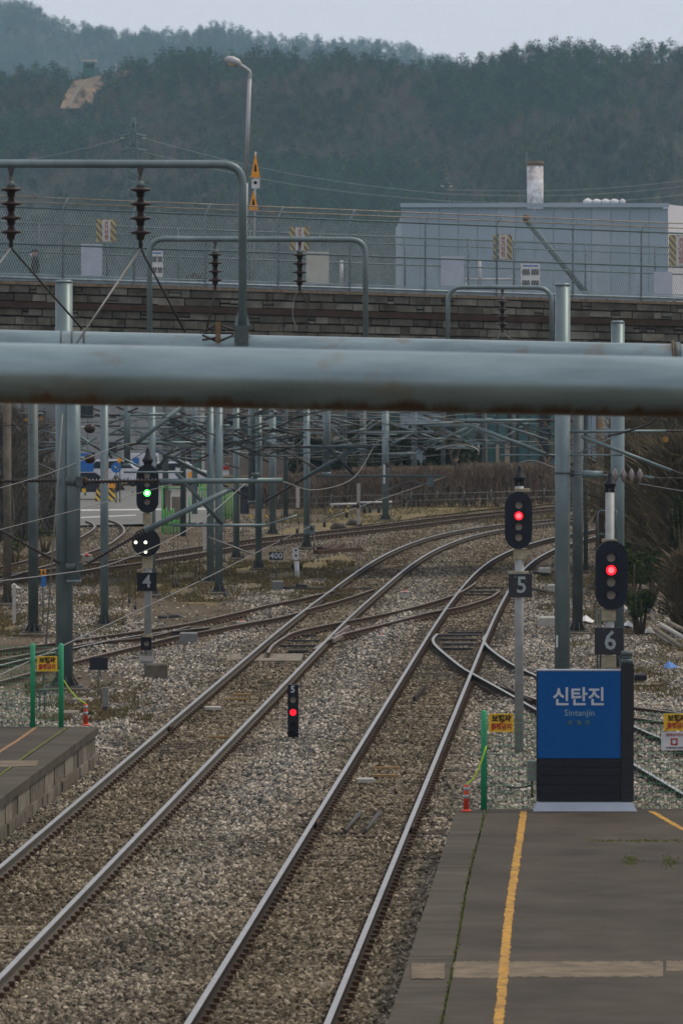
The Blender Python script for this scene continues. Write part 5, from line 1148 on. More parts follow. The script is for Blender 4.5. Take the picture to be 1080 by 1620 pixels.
def forest(name, label, hd, n, meshes, weights, sc0, sc1, tmin, zones):
    Xw, D, Zw, PX, T = hd; col = bpy.data.collections.new(name + '_kinds')
    pts = [[] for _ in meshes]; nr, nc = PX.shape
    made = 0
    while made < n:
        i = random.random() * (nc - 1); j = random.random() * (nr - 1) 
        i0, j0 = int(i), int(j); fi, fj = i - i0, j - j0
        f = lambda A: (A[j0, i0] * (1 - fi) + A[j0, i0 + 1] * fi) * (1 - fj) + (A[j0 + 1, i0] * (1 - fi) + A[j0 + 1, i0 + 1] * fi) * fj
        px, t = f(PX), f(T)
        if px < -140 or px > 1230 or t < tmin or t > 1.04: continue
        x, y, z = f(Xw), f(D), f(Zw); py = 565 - (z - H) / y * F
        if zones and in_earth(x, y) and random.random() < .84: continue
        k = math.sin(x * .05 + 1.7 * math.sin(y * .016)) + math.sin(y * .031 + x * .023) * .9 + random.gauss(0, .38)
        cum = 0; sel = 0 if k > .25 else (1 if k > -.75 else 2)
        if t > .93: sel = 0 if random.random() < .7 else 1
        sel = sel * 2 + random.randrange(2); pts[sel].append((x, y, z)); made += 1
    objs = []
    root = None
    for q, (pp, me) in enumerate(zip(pts, meshes)):
        pm = bpy.data.meshes.new(name); pm.from_pydata(pp, [], []); o = bpy.data.objects.new(name if root is None else 'crowns', pm); COL.objects.link(o)
        if root is None: root = o; o['kind'] = 'stuff'; o['label'] = label; o['category'] = 'forest'
        else: o.parent = root; o['kind'] = 'stuff'
        src = bpy.data.objects.new('tree_kind', me)
        ng = bpy.data.node_groups.new('trees', 'GeometryNodeTree'); ng.interface.new_socket('Geometry', in_out='INPUT', socket_type='NodeSocketGeometry'); ng.interface.new_socket('Geometry', in_out='OUTPUT', socket_type='NodeSocketGeometry')
        nn = ng.nodes; L = ng.links.new; gi = nn.new('NodeGroupInput'); go = nn.new('NodeGroupOutput'); oi = nn.new('GeometryNodeObjectInfo'); oi.inputs['Object'].default_value = src; oi.inputs['As Instance'].default_value = True
        io = nn.new('GeometryNodeInstanceOnPoints'); L(gi.outputs[0], io.inputs['Points']); L(oi.outputs['Geometry'], io.inputs['Instance'])
        rv = nn.new('FunctionNodeRandomValue'); rv.data_type = 'FLOAT_VECTOR'; rv.inputs[0].default_value = (-.08, -.08, 0); rv.inputs[1].default_value = (.08, .08, 6.28); L(rv.outputs[0], io.inputs['Rotation'])
        rs = nn.new('FunctionNodeRandomValue'); rs.data_type = 'FLOAT'; rs.inputs[2].default_value = sc0; rs.inputs[3].default_value = sc1; L(rs.outputs[1], io.inputs['Scale']); L(io.outputs[0], go.inputs[0])
        md = o.modifiers.new('trees', 'NODES'); md.node_group = ng
TM = [tree_mesh('pine', 1), tree_mesh('pine', 2), tree_mesh('bare', 3), tree_mesh('bare', 4), tree_mesh('olive', 5), tree_mesh('olive', 6)]
forest('forest', 'mixed pine and bare woodland covering the hill', h1_, 11000, TM, None, .5, 1.2, .06, True)
forest('far_forest', 'bluish distant woodland on the rear ridge', h2__, 10000, TM, None, 1.0, 1.7, .35, False)
# bare earth slope with track and watch tower
dT = 1840
mb = MB(); nn_ = 0
for X_ in np.arange(min(v.x for v in EARTHW), max(v.x for v in EARTHW), 1.6):
    pass
q = [hillhit(x, y, 3.5) for x, y in EARTHPX]
import mathutils
tri = mathutils.geometry.tessellate_polygon([[Vector((v.x, v.y * .2, 0)) for v in q]])
mb.add(q, [tuple(t) for t in tri]); o = mb.build('bare_slope', EARTH); o['kind'] = 'structure'
wt = thing('watch_tower', 'small green hut with a flat pale roof on the hill slope', 'hut', P(142, 118, dT - 60)); dW = hillhit(142, 119).y - 4
rect(MB(), 132, 98, 150, 122, dW, 3.5).build('hut_body', mat('hut_green', (.05, .14, .10), .8, 0, scale=.5, c2=(.03, .09, .07)), wt); rect(MB(), 130, 94, 153, 98, dW - .6, 5).build('flat_roof', BOXW, wt); rect(MB(), 136, 102, 148, 107, dW - .1, .3).build('window', GLASSD, wt)
for (x, y0, lab) in ((168, 108, 'thin lamp post on the hill slope nearer the hut'), (184, 100, 'thin lamp post on the hill slope farther from the hut')): tag(MB().tube([P(x, 122, dW), P(x, y0, dW)], .15, 5).build('slope_post', BOXW), lab, 'post')
tag(MB().tube(catmull([hillhit(108, 171, 4.5), hillhit(122, 148, 4.5), hillhit(140, 128, 4.5), hillhit(165, 120, 4.5)], 6), .5, 5).build('slope_track', CONC), 'pale fenced track climbing the bare slope to the hut', 'path')
# pylons and lines
def pylon(label, px, yt, yb, d, w):
    g = thing('pylon', label, 'pylon', P(px, yb, d)); mb = MB(); s = ppm(d); n = 9; r = .11
    def wd(t): return w * (.12 + .88 * (1 - t) ** 1.6) / 2
    for sx in (-1, 1):
        mb.tube([P(px + sx * wd(t / n), yb + (yt - yb) * t / n, d) for t in range(n + 1)], r, 4)
        mb.tube([P(px + sx * wd(t / n) * .8, yb + (yt - yb) * t / n, d + 3) for t in range(n + 1)], r, 4)
    for t in range(n): mb.tube([P(px - wd(t / n), yb + (yt - yb) * t / n, d), P(px + wd((t + 1) / n), yb + (yt - yb) * (t + 1) / n, d)], r * .7, 4); mb.tube([P(px + wd(t / n), yb + (yt - yb) * t / n, d), P(px - wd((t + 1) / n), yb + (yt - yb) * (t + 1) / n, d)], r * .7, 4)
    mb.build('lattice_mast', PYL, g)
    for k in (.62, .78): y = yb + (yt - yb) * k; MB().tube([P(px - w * .55, y - 2, d), P(px, y - 6, d), P(px + w * .55, y - 2, d)], r, 4).tube([P(px - w * .55, y - 2, d), P(px, y, d), P(px + w * .55, y - 2, d)], r * .7, 4).build('cross_arm', PYL, g)
    for sx in (-1, 1): rect(MB(), px + sx * w * .45 - 2.5, yb + (yt - yb) * .78 - 2, px + sx * w * .45 + 2.5, yb + (yt - yb) * .78 + 1, d, .3).build('insulator', WHITEM, g)
pylon('tall lattice power pylon in front of the hill at left', 211, 186, 330, 640, 38)
pylon('smaller lattice pylon behind the bridge left of the chimney', 706, 280, 345, 660, 14)
for i, (a, b) in enumerate((((211, 214), (706, 307)), ((211, 236), (706, 318)), ((706, 307), (1200, 278)), ((706, 318), (1200, 292)), ((211, 214), (-120, 262)), ((706, 300), (1200, 268)))):
    q = [P(a[0] + (b[0] - a[0]) * t / 10, a[1] + (b[1] - a[1]) * t / 10 + 14 * math.sin(math.pi * t / 10), 645) for t in range(11)]
    tag(MB().tube(q, .012, 4, caps=False).build('power_line', WHITEM), 'thin power line ' + ('from the tall pylon to the small pylon, upper', 'from the tall pylon to the small pylon, lower', 'from the small pylon to the right edge, middle', 'from the small pylon to the right edge, lowest', 'from the tall pylon to the left edge', 'from the small pylon to the right edge, highest')[i], 'power line', 'power lines before the hill')

# ------------------------------------------------------------------ background under the bridge
road = [(95, 832), (350, 826), (352, 795), (330, 772), (100, 772)]
q = [G(x, y, -.10) for x, y in road]; MB().add(q, [tuple(range(len(q)))]).build('road', ROADM, kind='structure')
q = [G(x, y, -.095) for x, y in ((128, 806), (330, 804), (330, 806), (128, 808))]; MB().add(q[::-1], [(0, 1, 2, 3)]).build('road_marking', ROADL, kind='structure')
q = [G(x, y, -.095) for x, y in ((128, 818), (215, 814), (215, 815.5), (128, 819.5))]; MB().add(q[::-1], [(0, 1, 2, 3)]).build('road_marking', ROADL, kind='structure')
dB = 340
wb = thing('white_warehouse', 'pale panelled building with small dark windows behind the level crossing', 'building', (pxx(215, dB), dB, -.2))
x0 = pxx(88, dB); x1 = pxx(318, dB); zt = pz(575, dB)
MB().box(((x0 + x1) / 2, dB + 6, zt / 2 - .2), (x1 - x0 - .1, 11.8, zt)).build('hall', WALLW, wb)
for i in range(9):
    a = x0 + (x1 - x0) * i / 9; w_ = (x1 - x0) / 9; 
    MB().box((a + w_ / 2, dB, zt / 2 - .2), (w_ - .04, .12, zt)).build('wall_panel', WALLW, wb)
for (a, b, c_, d_) in ((128, 642, 147, 660), (255, 665, 300, 700), (165, 700, 185, 716), (296, 712, 318, 752)):
    f = rect(MB(), a - 1, b - 1, c_ + 1, d_ + 1, dB - .12, .06).build('window', DARKM, wb)
    rect(MB(), a + .5, b + .5, (a + c_) / 2 - .5, d_ - .5, dB - .14, .02).build('pane', GLASSD, wb); rect(MB(), (a + c_) / 2 + .5, b + .5, c_ - .5, d_ - .5, dB - .14, .02).build('pane', TEAL if a == 296 or a == 255 else GLASSD, wb)
tb = thing('teal_building', 'low building with teal glazing and beige columns behind the hedge', 'building', (pxx(800, 335), 335, -.2)); x0 = pxx(700, 335); x1 = pxx(905, 335)
MB().box(((x0 + x1) / 2, 340, 4.2), (x1 - x0, 9, 9)).build('block', BEIGEW, tb)
for i in range(12): a = 705 + i * 16.5; rect(MB(), a, 645, a + 13.5, 742, 335.2, .2).build('glazing', TEAL if i % 3 else GLASSD, tb)
for (a, b, c_, d_) in ((755, 700, 758, 745), (798, 700, 806, 745), (784, 700, 789, 750), (768, 640, 770, 745)): rect(MB(), a, b, c_, d_, 334.8, .2).build('column', BOXW if a < 760 else BEIGEW, tb)
ob = thing('far_building', 'long grey low building seen between the poles behind the evergreens', 'building', (pxx(470, 360), 360, -.2)); x0 = pxx(318, 360); x1 = pxx(700, 360)
MB().box(((x0 + x1) / 2, 366, 4.4), (x1 - x0, 10, 9.4)).build('block', BEIGEW, ob)
for i in range(20): a = 322 + i * 18.5; rect(MB(), a, 655, a + 12, 672, 360.6, .2).build('window', random.choice([GLASSD, TEAL, GLASSD, WALLW]), ob); rect(MB(), a, 690, a + 12, 706, 360.6, .2).build('window', random.choice([GLASSD, TEAL, BOXW]), ob)
rb_ = thing('far_building', 'grey building mass behind bare trees at the right edge', 'building', (pxx(1000, 360), 360, -.2)); MB().box((pxx(990, 360), 366, 4), (pxx(1120, 360) - pxx(900, 360), 10, 8.6)).build('block', WALLW, rb_)
for i in range(6): rect(MB(), 925 + i * 26, 640, 940 + i * 26, 668, 360.9, .2).build('window', GLASSD, rb_)
lb = thing('far_building', 'grey wall mass behind ivy trees at the left edge', 'building', (pxx(20, 345), 345, -.2)); MB().box((pxx(20, 345), 350, 4), (pxx(86, 345) - pxx(-60, 345), 8, 8.4)).build('block', WALLW, lb)
for i in range(3): rect(MB(), 5 + i * 26, 650, 20 + i * 26, 668, 345.6, .2).build('window', GLASSD, lb)
# vegetation
def leafmass(mb, c, rx, ry, rz, n, size, mi=0, rr=random):
    for _ in range(n):
        v = Vector((rr.gauss(0, 1), rr.gauss(0, 1), rr.gauss(0, 1))).normalized() * rr.uniform(.45, 1.0) ** .5; p = Vector(c) + Vector((v.x * rx, v.y * ry, v.z * rz))
        a = Vector((rr.uniform(-1, 1), rr.uniform(-1, 1), rr.uniform(-1, 1))).normalized() * size * rr.uniform(.6, 1.3); b = Vector((rr.uniform(-1, 1), rr.uniform(-1, 1), rr.uniform(-1, 1))).normalized() * size * rr.uniform(.4, .9)
        mb.add([p - a, p + b, p + a], [(0, 1, 2)], mi)
def shrub(name, label, px, yb, d, w, h, m, n=1100, size=.12, cat='shrub', zb=None):
    x = pxx(px, d); zb = pz(yb, d) if zb is None else zb; W = w / ppm(d); Hh = h / ppm(d); g = thing(name, label, cat, (x, d, zb))
    t = MB()
    for k in range(5): a = random.uniform(0, 6.28); t.tube([(x + .1 * math.cos(a), d + .1 * math.sin(a), zb - .3), (x + W * .3 * math.cos(a), d + W * .3 * math.sin(a), zb + Hh * .6)], [.06, .02], 5)
    t.build('trunk', TWIG, g); mb = MB()
    for k in range(9): leafmass(mb, (x + random.uniform(-.33, .33) * W, d + random.uniform(-.3, .3) * W, zb + Hh * random.uniform(.25, .8)), W * random.uniform(.14, .26), W * .22, Hh * random.uniform(.14, .25), n // 9, size)
    mb.build('crown', m, g); return g
def brush(name, label, px, yb, d, w, h, m, n=900, zb=None, lean=.25, thick=.02, cat='bush', leaf=None):
    x = pxx(px, d); zb = pz(yb, d) if zb is None else zb; W = w / ppm(d); Hh = h / ppm(d); g = thing(name, label, cat, (x, d, zb)); mb = MB()
    for _ in range(n):
        bx_ = x + random.uniform(-.5, .5) * W; by = d + random.uniform(-.5, .5) * min(W, 3.0); t0 = random.uniform(-.1, .75); L = Hh * random.uniform(.15, .55); p = Vector((bx_, by, zb + Hh * t0)); dr_ = Vector((random.gauss(0, lean), random.gauss(0, lean), 1)).normalized()
        if t0 * Hh + L > Hh * random.uniform(.8, 1.05): L = max(Hh * (1 - t0) * .8, .05)
        q = p + dr_ * L; q2 = q + (dr_ + Vector((random.gauss(0, .5), random.gauss(0, .5), -.1))) * L * .35; a = random.uniform(0, 6.28); wv = Vector((math.cos(a), math.sin(a), 0)) * thick * random.uniform(.4, 1.2)
        mb.add([p - wv, p + wv, q], [(0, 1, 2)]); mb.add([q - wv * .7, q + wv * .7 - dr_ * .1, q2], [(0, 1, 2)])
    mb.build('twigs', m, g)
    if leaf: mb = MB(); leafmass(mb, (x, d, zb + Hh * .5), W * .5, W * .4, Hh * .45, 1500, .06); mb.build('leaves', leaf, g)
    return g
for i, (px, yb, w, h) in enumerate(((515, 775, 120, 105), (590, 772, 120, 115), (655, 770, 120, 100), (725, 762, 110, 72))):
    shrub('evergreen_tree', 'dark evergreen tree behind the poles, %s' % ('leftmost of four', 'second from left', 'third from left, beside the plated pole', 'rightmost, low beside the hedge')[i], px, yb, 300 + i * 3, w, h, LEAFD, 7000, .2, 'tree')
for i, px in enumerate(range(425, 930, 56)):
    brush('hedge_bush', 'brown leafless hedge bush with upright stems, number %s from left behind the dry grass' % ('one two three four five six seven eight nine ten'.split()[i]), px, 806 - (px - 425) * .028, 279, 60, 62 - (6 if px < 520 else 0) + random.uniform(-3, 5), TWIG2, 950, thick=.03, lean=.13, cat='hedge')
for i, (px, yb, w, h, d_) in enumerate(((1000, 880, 60, 190, 190), (1045, 900, 70, 220, 180), (1090, 930, 70, 250, 170), (1010, 760, 70, 110, 260), (1065, 760, 80, 120, 255), (985, 830, 36, 110, 215), (1095, 1000, 50, 130, 150), (1035, 840, 90, 150, 176), (1000, 800, 50, 110, 200))):
    brush('bare_bush', ('tall bare brown bush right of signal 6', 'tall bare brown bush second from the right edge', 'tall bare brown bush at the right edge', 'bare bush high behind the pole caps at right', 'bare bush at the upper right corner of the yard', 'narrow bare bush directly behind signal 6', 'low bare bush at the right edge above the pipes', 'broad olive-brown bush filling the bank right of signal 6', 'olive-brown bush just right of the capped pole')[i], px, yb, d_, w, h, TWIG, 2500, lean=.5, thick=.03, leaf=OLIVE)
for i, (px, yb, w, h, d_) in enumerate(((1003, 940, 45, 80, 160), (1012, 985, 60, 62, 150), (1030, 930, 70, 60, 166), (1080, 870, 60, 110, 160), (985, 890, 30, 40, 175))):
    shrub('green_shrub', ('green shrub right of the head of signal 6', 'low green shrub just above the pile of pale pipes', 'green shrub behind the pile of pipes', 'dark green conifer branch at the right edge', 'small green shrub behind signal 6')[i], px, yb, d_, w, h, LEAFG if i != 3 else LEAFD, 3600, .055)
for i, (px, yb, w, h, d_) in enumerate(((35, 850, 60, 190, 230), (75, 840, 40, 110, 235), (5, 840, 40, 200, 225))):
    brush('bare_bush', ('greyish ivy-stemmed bush between the two leftmost poles', 'low brown bush left of the thick twin pole', 'greyish bush at the left edge of the photo')[i], px, yb, d_, w, h, IVY, 1800, lean=.3, thick=.035)
for i, (px, yb, w, h, d_) in enumerate(((25, 880, 50, 36, 200), (70, 862, 50, 30, 215))): shrub('green_shrub', ('low green shrub at the far left by the siding', 'low green shrub left of the twin pole by the siding')[i], px, yb, d_, w, h, LEAFG, 900, .05)
# bare tree behind the hedge
def baretree(label, px, yb, d, h):
    g = thing('bare_tree', label, 'tree', (pxx(px, d), d, -.2)); mb = MB(); tr = MB()
    def grow(p, dr_, L, r, k, tgt):
        q = p + dr_ * L; tgt.tube([p, q], [r, r * .65], 5, caps=False)
        if k == 0: return
        for _ in range(3): grow(q, (dr_ + Vector((random.gauss(0, .5), random.gauss(0, .5), random.gauss(.05, .3)))).normalized(), L * random.uniform(.6, .85), r * .6, k - 1, mb)
    p = Vector((pxx(px, d), d, -.3)); Hh = h / ppm(d); grow(p, Vector((.05, 0, 1)), Hh * .36, .16, 4, tr); tr.build('trunk', TWIG, g); mb.build('crown', TWIG, g)
baretree('bare tree with forked dark limbs left of the teal glazing', 715, 760, 305, 130); baretree('bare tree before the teal glazing beside the tall right pole', 862, 760, 308, 130); baretree('bare tree behind the mesh of wires at far right', 1040, 760, 300, 140); baretree('bare tree behind the striped barriers', 470, 790, 300, 130)
# ------------------------------------------------------------------ vehicles and street things at the level crossing
def car(label, px, yb, d, L, Hc, m, kind='car', face=0, name='parked_car'):
    x = pxx(px, d); g = thing(name, label, kind, (x, d, -.1)); zb = -.1
    prof = [(-.5, .28), (-.5, .55), (-.42, .62), (-.26, .66), (-.16, .98), (.2, 1), (.36, .68), (.48, .62), (.5, .5), (.5, .28)]
    MB().prism([(a * L, b * Hc) for a, b in prof], -.85, .85, 0, (x, d, zb)).build('body', m, g)
    MB().prism([(a * L, b * Hc) for a, b in ((-.24, .67), (-.155, .94), (.185, .96), (.33, .69))], -.86, -.852, 0, (x, d, zb)).build('side_window', GLASSD, g)
    for q in (-.32, .32):
        w = thing_w(g, x + q * L, d)
    MB().box((x + .49 * L, d - .6, zb + .52 * Hc), (.06, .3, .12)).build('headlight', WHITEM, g); MB().box((x - .49 * L, d - .6, zb + .54 * Hc), (.06, .3, .12)).build('tail_light', REDL, g)
    return g
def thing_w(g, x, d):
    o = MB().disc((x, d, .22), .32, -.88, -.68, 18).build('wheel', TYRE, g); MB().disc((x, d, .22), .17, -.89, -.881, 12).build('rim', GALVD, g); return o
car('white saloon car waiting beyond the crossing behind signal 4', 270, 775, 318, 4.6, 1.45, CARW)
car('black car with a yellow plate just right of the thick twin pole', 128, 792, 292, 3.9, 1.4, CARB)
rect(MB(), 130, 773, 136, 779, 291, .02).build('number_plate', YELS, bpy.data.objects['parked_car.001'])
car('pale grey car behind the striped barrier left of signal 4', 172, 770, 322, 4.4, 1.5, CARW)
g = thing('white_van', 'white van with blue-tinted window standing above signal 4', 'van', (pxx(225, 330), 330, -.1))
rect(MB(), 206, 718, 250, 760, 330, 1.9).build('cab', CARW, g); rect(MB(), 210, 724, 220, 737, 329.9, .05).build('side_window', BLUE2, g); rect(MB(), 230, 722, 248, 734, 329.9, .05).build('windscreen', GLASSD, g)
for x in (pxx(212, 330), pxx(243, 330)): thing_w(g, x, 330)
g = thing('blue_banner', 'plain blue panel with clipped corner right of the thick twin pole', 'banner', P(138, 735, 300)); c = P(138, 735, 300); s = 30
MB().prism([(-.35, -.6), (.2, -.6), (.35, -.35), (.35, .6), (-.35, .6)], -.03, .03, 0, c).build('panel', BLUE2, g); MB().tube([(c.x - .1, 300.06, -.1), (c.x - .1, 300.06, c.z + .5)], .04, 8).build('post', GALVD, g)
g = thing('blue_round_sign', 'round blue road sign with white arrow left of signal 4', 'road sign', P(184, 740, 285)); c = P(184, 740, 285)
MB().disc(c, .26, -.01, .01, 24).build('disc', BLUE2, g); MB().box(c + Vector((0, -.02, 0)), (.3, .006, .05), rot=Matrix.Rotation(R(40), 3, 'Y')).build('arrow', WHTL, g); MB().tube([(c.x, 285.05, -.1), (c.x, 285.05, c.z + .2)], .03, 8).build('post', GALVD, g)
g = thing('orange_road_sign', 'orange and dark warning plate left of signal 4 above the round sign', 'road sign', P(190, 727, 286)); MB().disc(P(190, 727, 286), .22, -.01, .01, 3).build('plate', ORNG, g); MB().tube([(pxx(190, 286.1), 286.1, -.1), P(190, 727, 286.1)], .03, 8).build('post', GALVD, g)
g = thing('brown_cone_pile', 'brown triangular heap cover under the round blue sign', 'cover', P(184, 762, 287)); MB().tube([P(184, 775, 287), P(184, 752, 287)], [.45, .08], 8).build('cover', LEDGE, g)
def barrier(label, x0, x1, y0, y1, d, top=True):
    g = thing('striped_barrier', label, 'barrier', P((x0 + x1) / 2, y1, d)); w = (x1 - x0) / ppm(d); h = (y1 - y0) / ppm(d); c = P((x0 + x1) / 2, (y0 + y1) / 2, d)
    o = bpy.data.objects.new('panel', MB().add([(-w / 2, -.2, -h / 2), (w / 2, -.2, -h / 2), (w * .4, 0, h / 2), (-w * .4, 0, h / 2), (-w / 2, .2, -h / 2), (w / 2, .2, -h / 2), (w * .4, .06, h / 2), (-w * .4, .06, h / 2)], [(0, 1, 2, 3), (7, 6, 5, 4), (0, 4, 5, 1), (1, 5, 6, 2), (2, 6, 7, 3), (3, 7, 4, 0)]).mesh('panel', STRIPEB)); COL.objects.link(o); o.parent = g; o.location = (0, 0, h / 2)
    if top: rect(MB(), x0 + 8, y0 - 7, x1 - 2, y0, d - .1, .3).build('orange_light_box', ORNG, g)
barrier('yellow and black striped barrier with orange top left of signal 4', 150, 184, 772, 793, 275)
for i, (x0, x1, d_) in enumerate(((393, 401, 262), (419, 426, 262), (521, 527, 270), (546, 552, 268), (563, 570, 268))): barrier('narrow yellow and black striped post, %s' % ('left of the wide drop post', 'right of the wide drop post', 'leftmost under the white rail', 'middle under the white rail', 'rightmost under the white rail')[i], x0, x1, 800 if i > 1 else 815, 822 if i > 1 else 845, d_, False)
for i in range(3):
    x = (576, 585, 599)[i]; tag(MB().tube([P(x, 800, 268), P(x, 820, 268)], .07, 8).build('short_post', BLACK), 'short dark post under the white rail, %s' % ('left', 'middle', 'right')[i], 'post')
g = thing('barrier_rail', 'white horizontal rail above the striped posts', 'rail', P(560, 797, 268)); el(g, 'rail', 522, 798, 568, 797, 268.1, 3, WHITEM); el(g, 'rail', 570, 795, 620, 794, 268.1, 3, WHITEM)
for x in (524, 618): el(g, 'upright', x, 797, x, 822, 268.2, 1.6, GALVD)
g = thing('guard_rail', 'long pale steel guard rail beyond the road crossing', 'guard rail', P(230, 775, 305)); mb = MB(); rect(mb, 185, 770, 330, 778, 305, .08); mb.build('rail', BOXW, g)
for x in range(190, 330, 20): el(g, 'post', x, 770, x, 786, 305.1, 2, GALVD)
# green gates
def gate(label, x0, x1, y0, y1, d, n, tilt=0):
    g = thing('green_gate', label, 'gate', P((x0 + x1) / 2, y1, d)); 
    for i in range(n):
        x = x0 + (x1 - x0) * i / (n - 1); tp = random.uniform(0, 12) * (tilt != 0); el(g, 'slat', x + tilt * .3, y0 + tp, x, y1 - random.uniform(0, 8) * (tilt != 0), d + .05 * (i % 2), (x1 - x0) / n * .75, GREENG, 6)
    el(g, 'frame_rail', x0, y0 + (y1 - y0) * .25, x1, y0 + (y1 - y0) * .25, d + .1, 2.5, GREENG); el(g, 'frame_rail', x0, y0 + (y1 - y0) * .75, x1, y0 + (y1 - y0) * .75, d + .1, 2.5, GREENG)
dg_ = 238
gate('bright green slatted gate leaf just right of signal 4', 259, 274, 800, 870, dg_, 5, 2); gate('bright green leaning gate leaf, second right of signal 4', 274, 289, 812, 862, dg_ + 1, 4, 8)
gate('green gate leaf right of the close pair of poles', 353, 367, 778, 826, 258, 4); gate('green gate leaf left of the close pair of poles', 316, 328, 765, 800, 262, 4)
g = thing('green_gate', 'tall thin green gate frame standing over the leaning leaves', 'gate', P(275, 830, dg_ + 1.5)); d_ = dg_ + 1.5
for (a, b, c_, e) in ((257, 768, 257, 872), (287, 772, 287, 850), (257, 772, 289, 772), (300, 785, 300, 830), (289, 805, 312, 805)): el(g, 'bar', a, b, c_, e, d_, 2.6, GREENG, 6)
rect(MB(), 262, 775, 270, 815, d_ + .2, .04).build('rusty_panel', BEIGEW, g); rect(MB(), 272, 786, 286, 830, d_ + .3, .04).build('rusty_panel', BEIGEW, g)
g = thing('striped_pole', 'red and white striped crossing pole left of the thick twin pole', 'pole', P(72, 757, 250)); 
for i in range(6): y0 = 712 + i * 7.5; MB().tube([P(65 + i * 1.6, y0, 250), P(66.6 + i * 1.6, y0 + 7.5, 250)], .075, 8).build('segment', WHITEM if i % 2 == 0 else REDL, g)
for (x, y, lab) in ((66, 662, 'small orange diamond tag beside the second pole from left, higher'), (42, 664, 'small orange diamond tag left of the second pole from left'), (1052, 695, 'yellow balloon-like tag among bare bushes at upper right'), (951, 672, 'narrow yellow tag right of the dark grey pole')):
    tag(MB().disc(P(x, y, 160), .06 if x < 1000 else .09, -.01, .01, 4 if x < 1000 else 7).build('hanging_tag', AMBER), lab, 'tag')
g = thing('clearance_board', 'white board with red band between distant poles', 'sign', P(357, 745, 240)); rect(MB(), 351.5, 733, 362.5, 752, 240, .03).build('board', WHITEM, g); rect(MB(), 351.5, 737, 362.5, 743, 239.96, .01).build('red_band', REDL, g)
g = thing('banner_cloth', 'white cloth banner with an orange patch behind the long top tube', 'banner', P(298, 750, 285)); MB().box(P(298, 749, 285), (1.35, .04, .42), rot=Matrix.Rotation(R(8), 3, 'Y')).build('cloth', WHITEM, g); MB().disc(P(302, 751, 284.9), .16, -.005, .005, 10).build('orange_patch', ORNG, g)
g = thing('cabinet', 'dark blue-grey cabinet behind the wide drop post', 'cabinet', P(388, 812, 262)); rect(MB(), 380, 770, 394, 813, 262, .6).build('body', TARP, g); rect(MB(), 379, 767, 395, 770, 261.9, .8).build('lid', BOXG, g)

# ------------------------------------------------------------------ yard equipment
def marker(label, px, yb, w, h, d, plate, text, col, tcol, post=GALVD):
    g = thing('marker_sign', label, 'sign', (pxx(px, d), d, -.2)); x0, y0, x1, y1 = plate; rect(MB(), x0, y0, x1, y1, d, .02).build('plate', col, g)
    el(g, 'post', px, y1, px, yb, d + .03, 2, post, 6)
    if text: txt(text, (x0 + x1) / 2, (y0 + y1) / 2, (y1 - y0) * 1.05, d - .002, tcol, g, 'number', bold=.005)
    return g
marker('dark distance marker plate reading 400 on a thin post', 437, 917, 0, 0, dep(918, -.2), (426, 873, 448, 886), '400', TARP, WHTL)
marker('blank dark plate on a post right of the twin pole', 156, 1092, 0, 0, dep(1092, -.15), (142, 1040, 171, 1060), '', TARP, WHTL)
g = marker('yellow 6 plate over a blue plate on a thin post at left', 68.5, 992, 0, 0, dep(995, -.2), (65, 901, 73, 910), '6', ORNG, BLKL); rect(MB(), 65.5, 912, 73, 928, dep(995, -.2), .02).build('blue_plate', BLUE2, g)
g = marker('pale lattice marker plate at the foot of the slim far pole', 497, 874, 0, 0, dep(874, -.2), (480, 831, 498, 845), '', GALV, WHTL)
# dwarf signal
d = dep(917, -.2); g = thing('dwarf_signal', 'small white dwarf signal with two lenses right of the 400 marker', 'railway signal', (pxx(469, d), d, -.2))
MB().tube([P(470.5, 918, d), P(469, 888, d)], 4 / ppm(d), 10).build('mast', WHITEM, g); c = P(468, 876, d); MB().prism(oval(10 / ppm(d), 20 / ppm(d)), -.08, .08, 0, c).build('head', WHITEM, g)
for y in (870.5, 879): MB().disc(P(468, y, d - .08), 1.8 / ppm(d), -.01, 0, 10).build('lens', BLACK, g)
MB().prism(oval(17 / ppm(d), 14 / ppm(d)), .0, .08, 0, P(469.5, 897, d + .1)).build('dark_disc', BLACK, g)
def pmachine(label, box, rods, mbx=BOXG, d=None, z=-.1):
    x0, y0, x1, y1 = box; d = d or dep(y1, -.15); g = thing('point_machine', label, 'point machine', (pxx((x0 + x1) / 2, d), d, -.2)); s = ppm(d)
    a = P(x0, y0, d); b = P(x1, y1, d); MB().bbox(((a.x + b.x) / 2, d + .2, (a.z + b.z) / 2), (b.x - a.x, .4, a.z - b.z), .03).build('housing', mbx, g)
    MB().box(((a.x + b.x) / 2, d + .2, b.z - .04), ((b.x - a.x) * .6, .35, .14)).build('foot', BLACK, g)
    for (u0, v0, u1, v1, w) in rods: el(g, 'rod', u0, v0, u1, v1, d - .1, w, DARKM, 6)
pmachine('grey point machine with dark rods right of signal 4', (284, 1001, 312, 1020), [(300, 1028, 385, 1032, 7), (320, 1024, 350, 1024, 6), (283, 1034, 300, 1025, 5)])
pmachine('grey-brown point machine left of the main track near the 400 marker', (430, 919, 448, 933), [(448, 930, 512, 931, 6), (468, 926, 486, 926, 5), (404, 938, 440, 938, 5)], BOXG)
pmachine('pale point machine between signal 5 and the tallest pole', (853, 976, 880, 995), [(792, 1003, 858, 1003, 7), (835, 998, 848, 1008, 7)], BOXW)
pmachine('small pale box on the ballast right of the number 5 plate', (866, 925, 880, 938), [(841, 932, 866, 936, 4)], BOXW)
pmachine('low black switch gear left behind the main track', (268, 972, 284, 980), [(240, 982, 300, 982, 6), (250, 976, 268, 976, 5), (284, 976, 302, 980, 4)], DARKM)
pmachine('white relay box behind signal 5 before the tallest pole', (851, 898, 871, 907), [(843, 906, 870, 908, 4)], BOXW, d=dep(915, -.2))
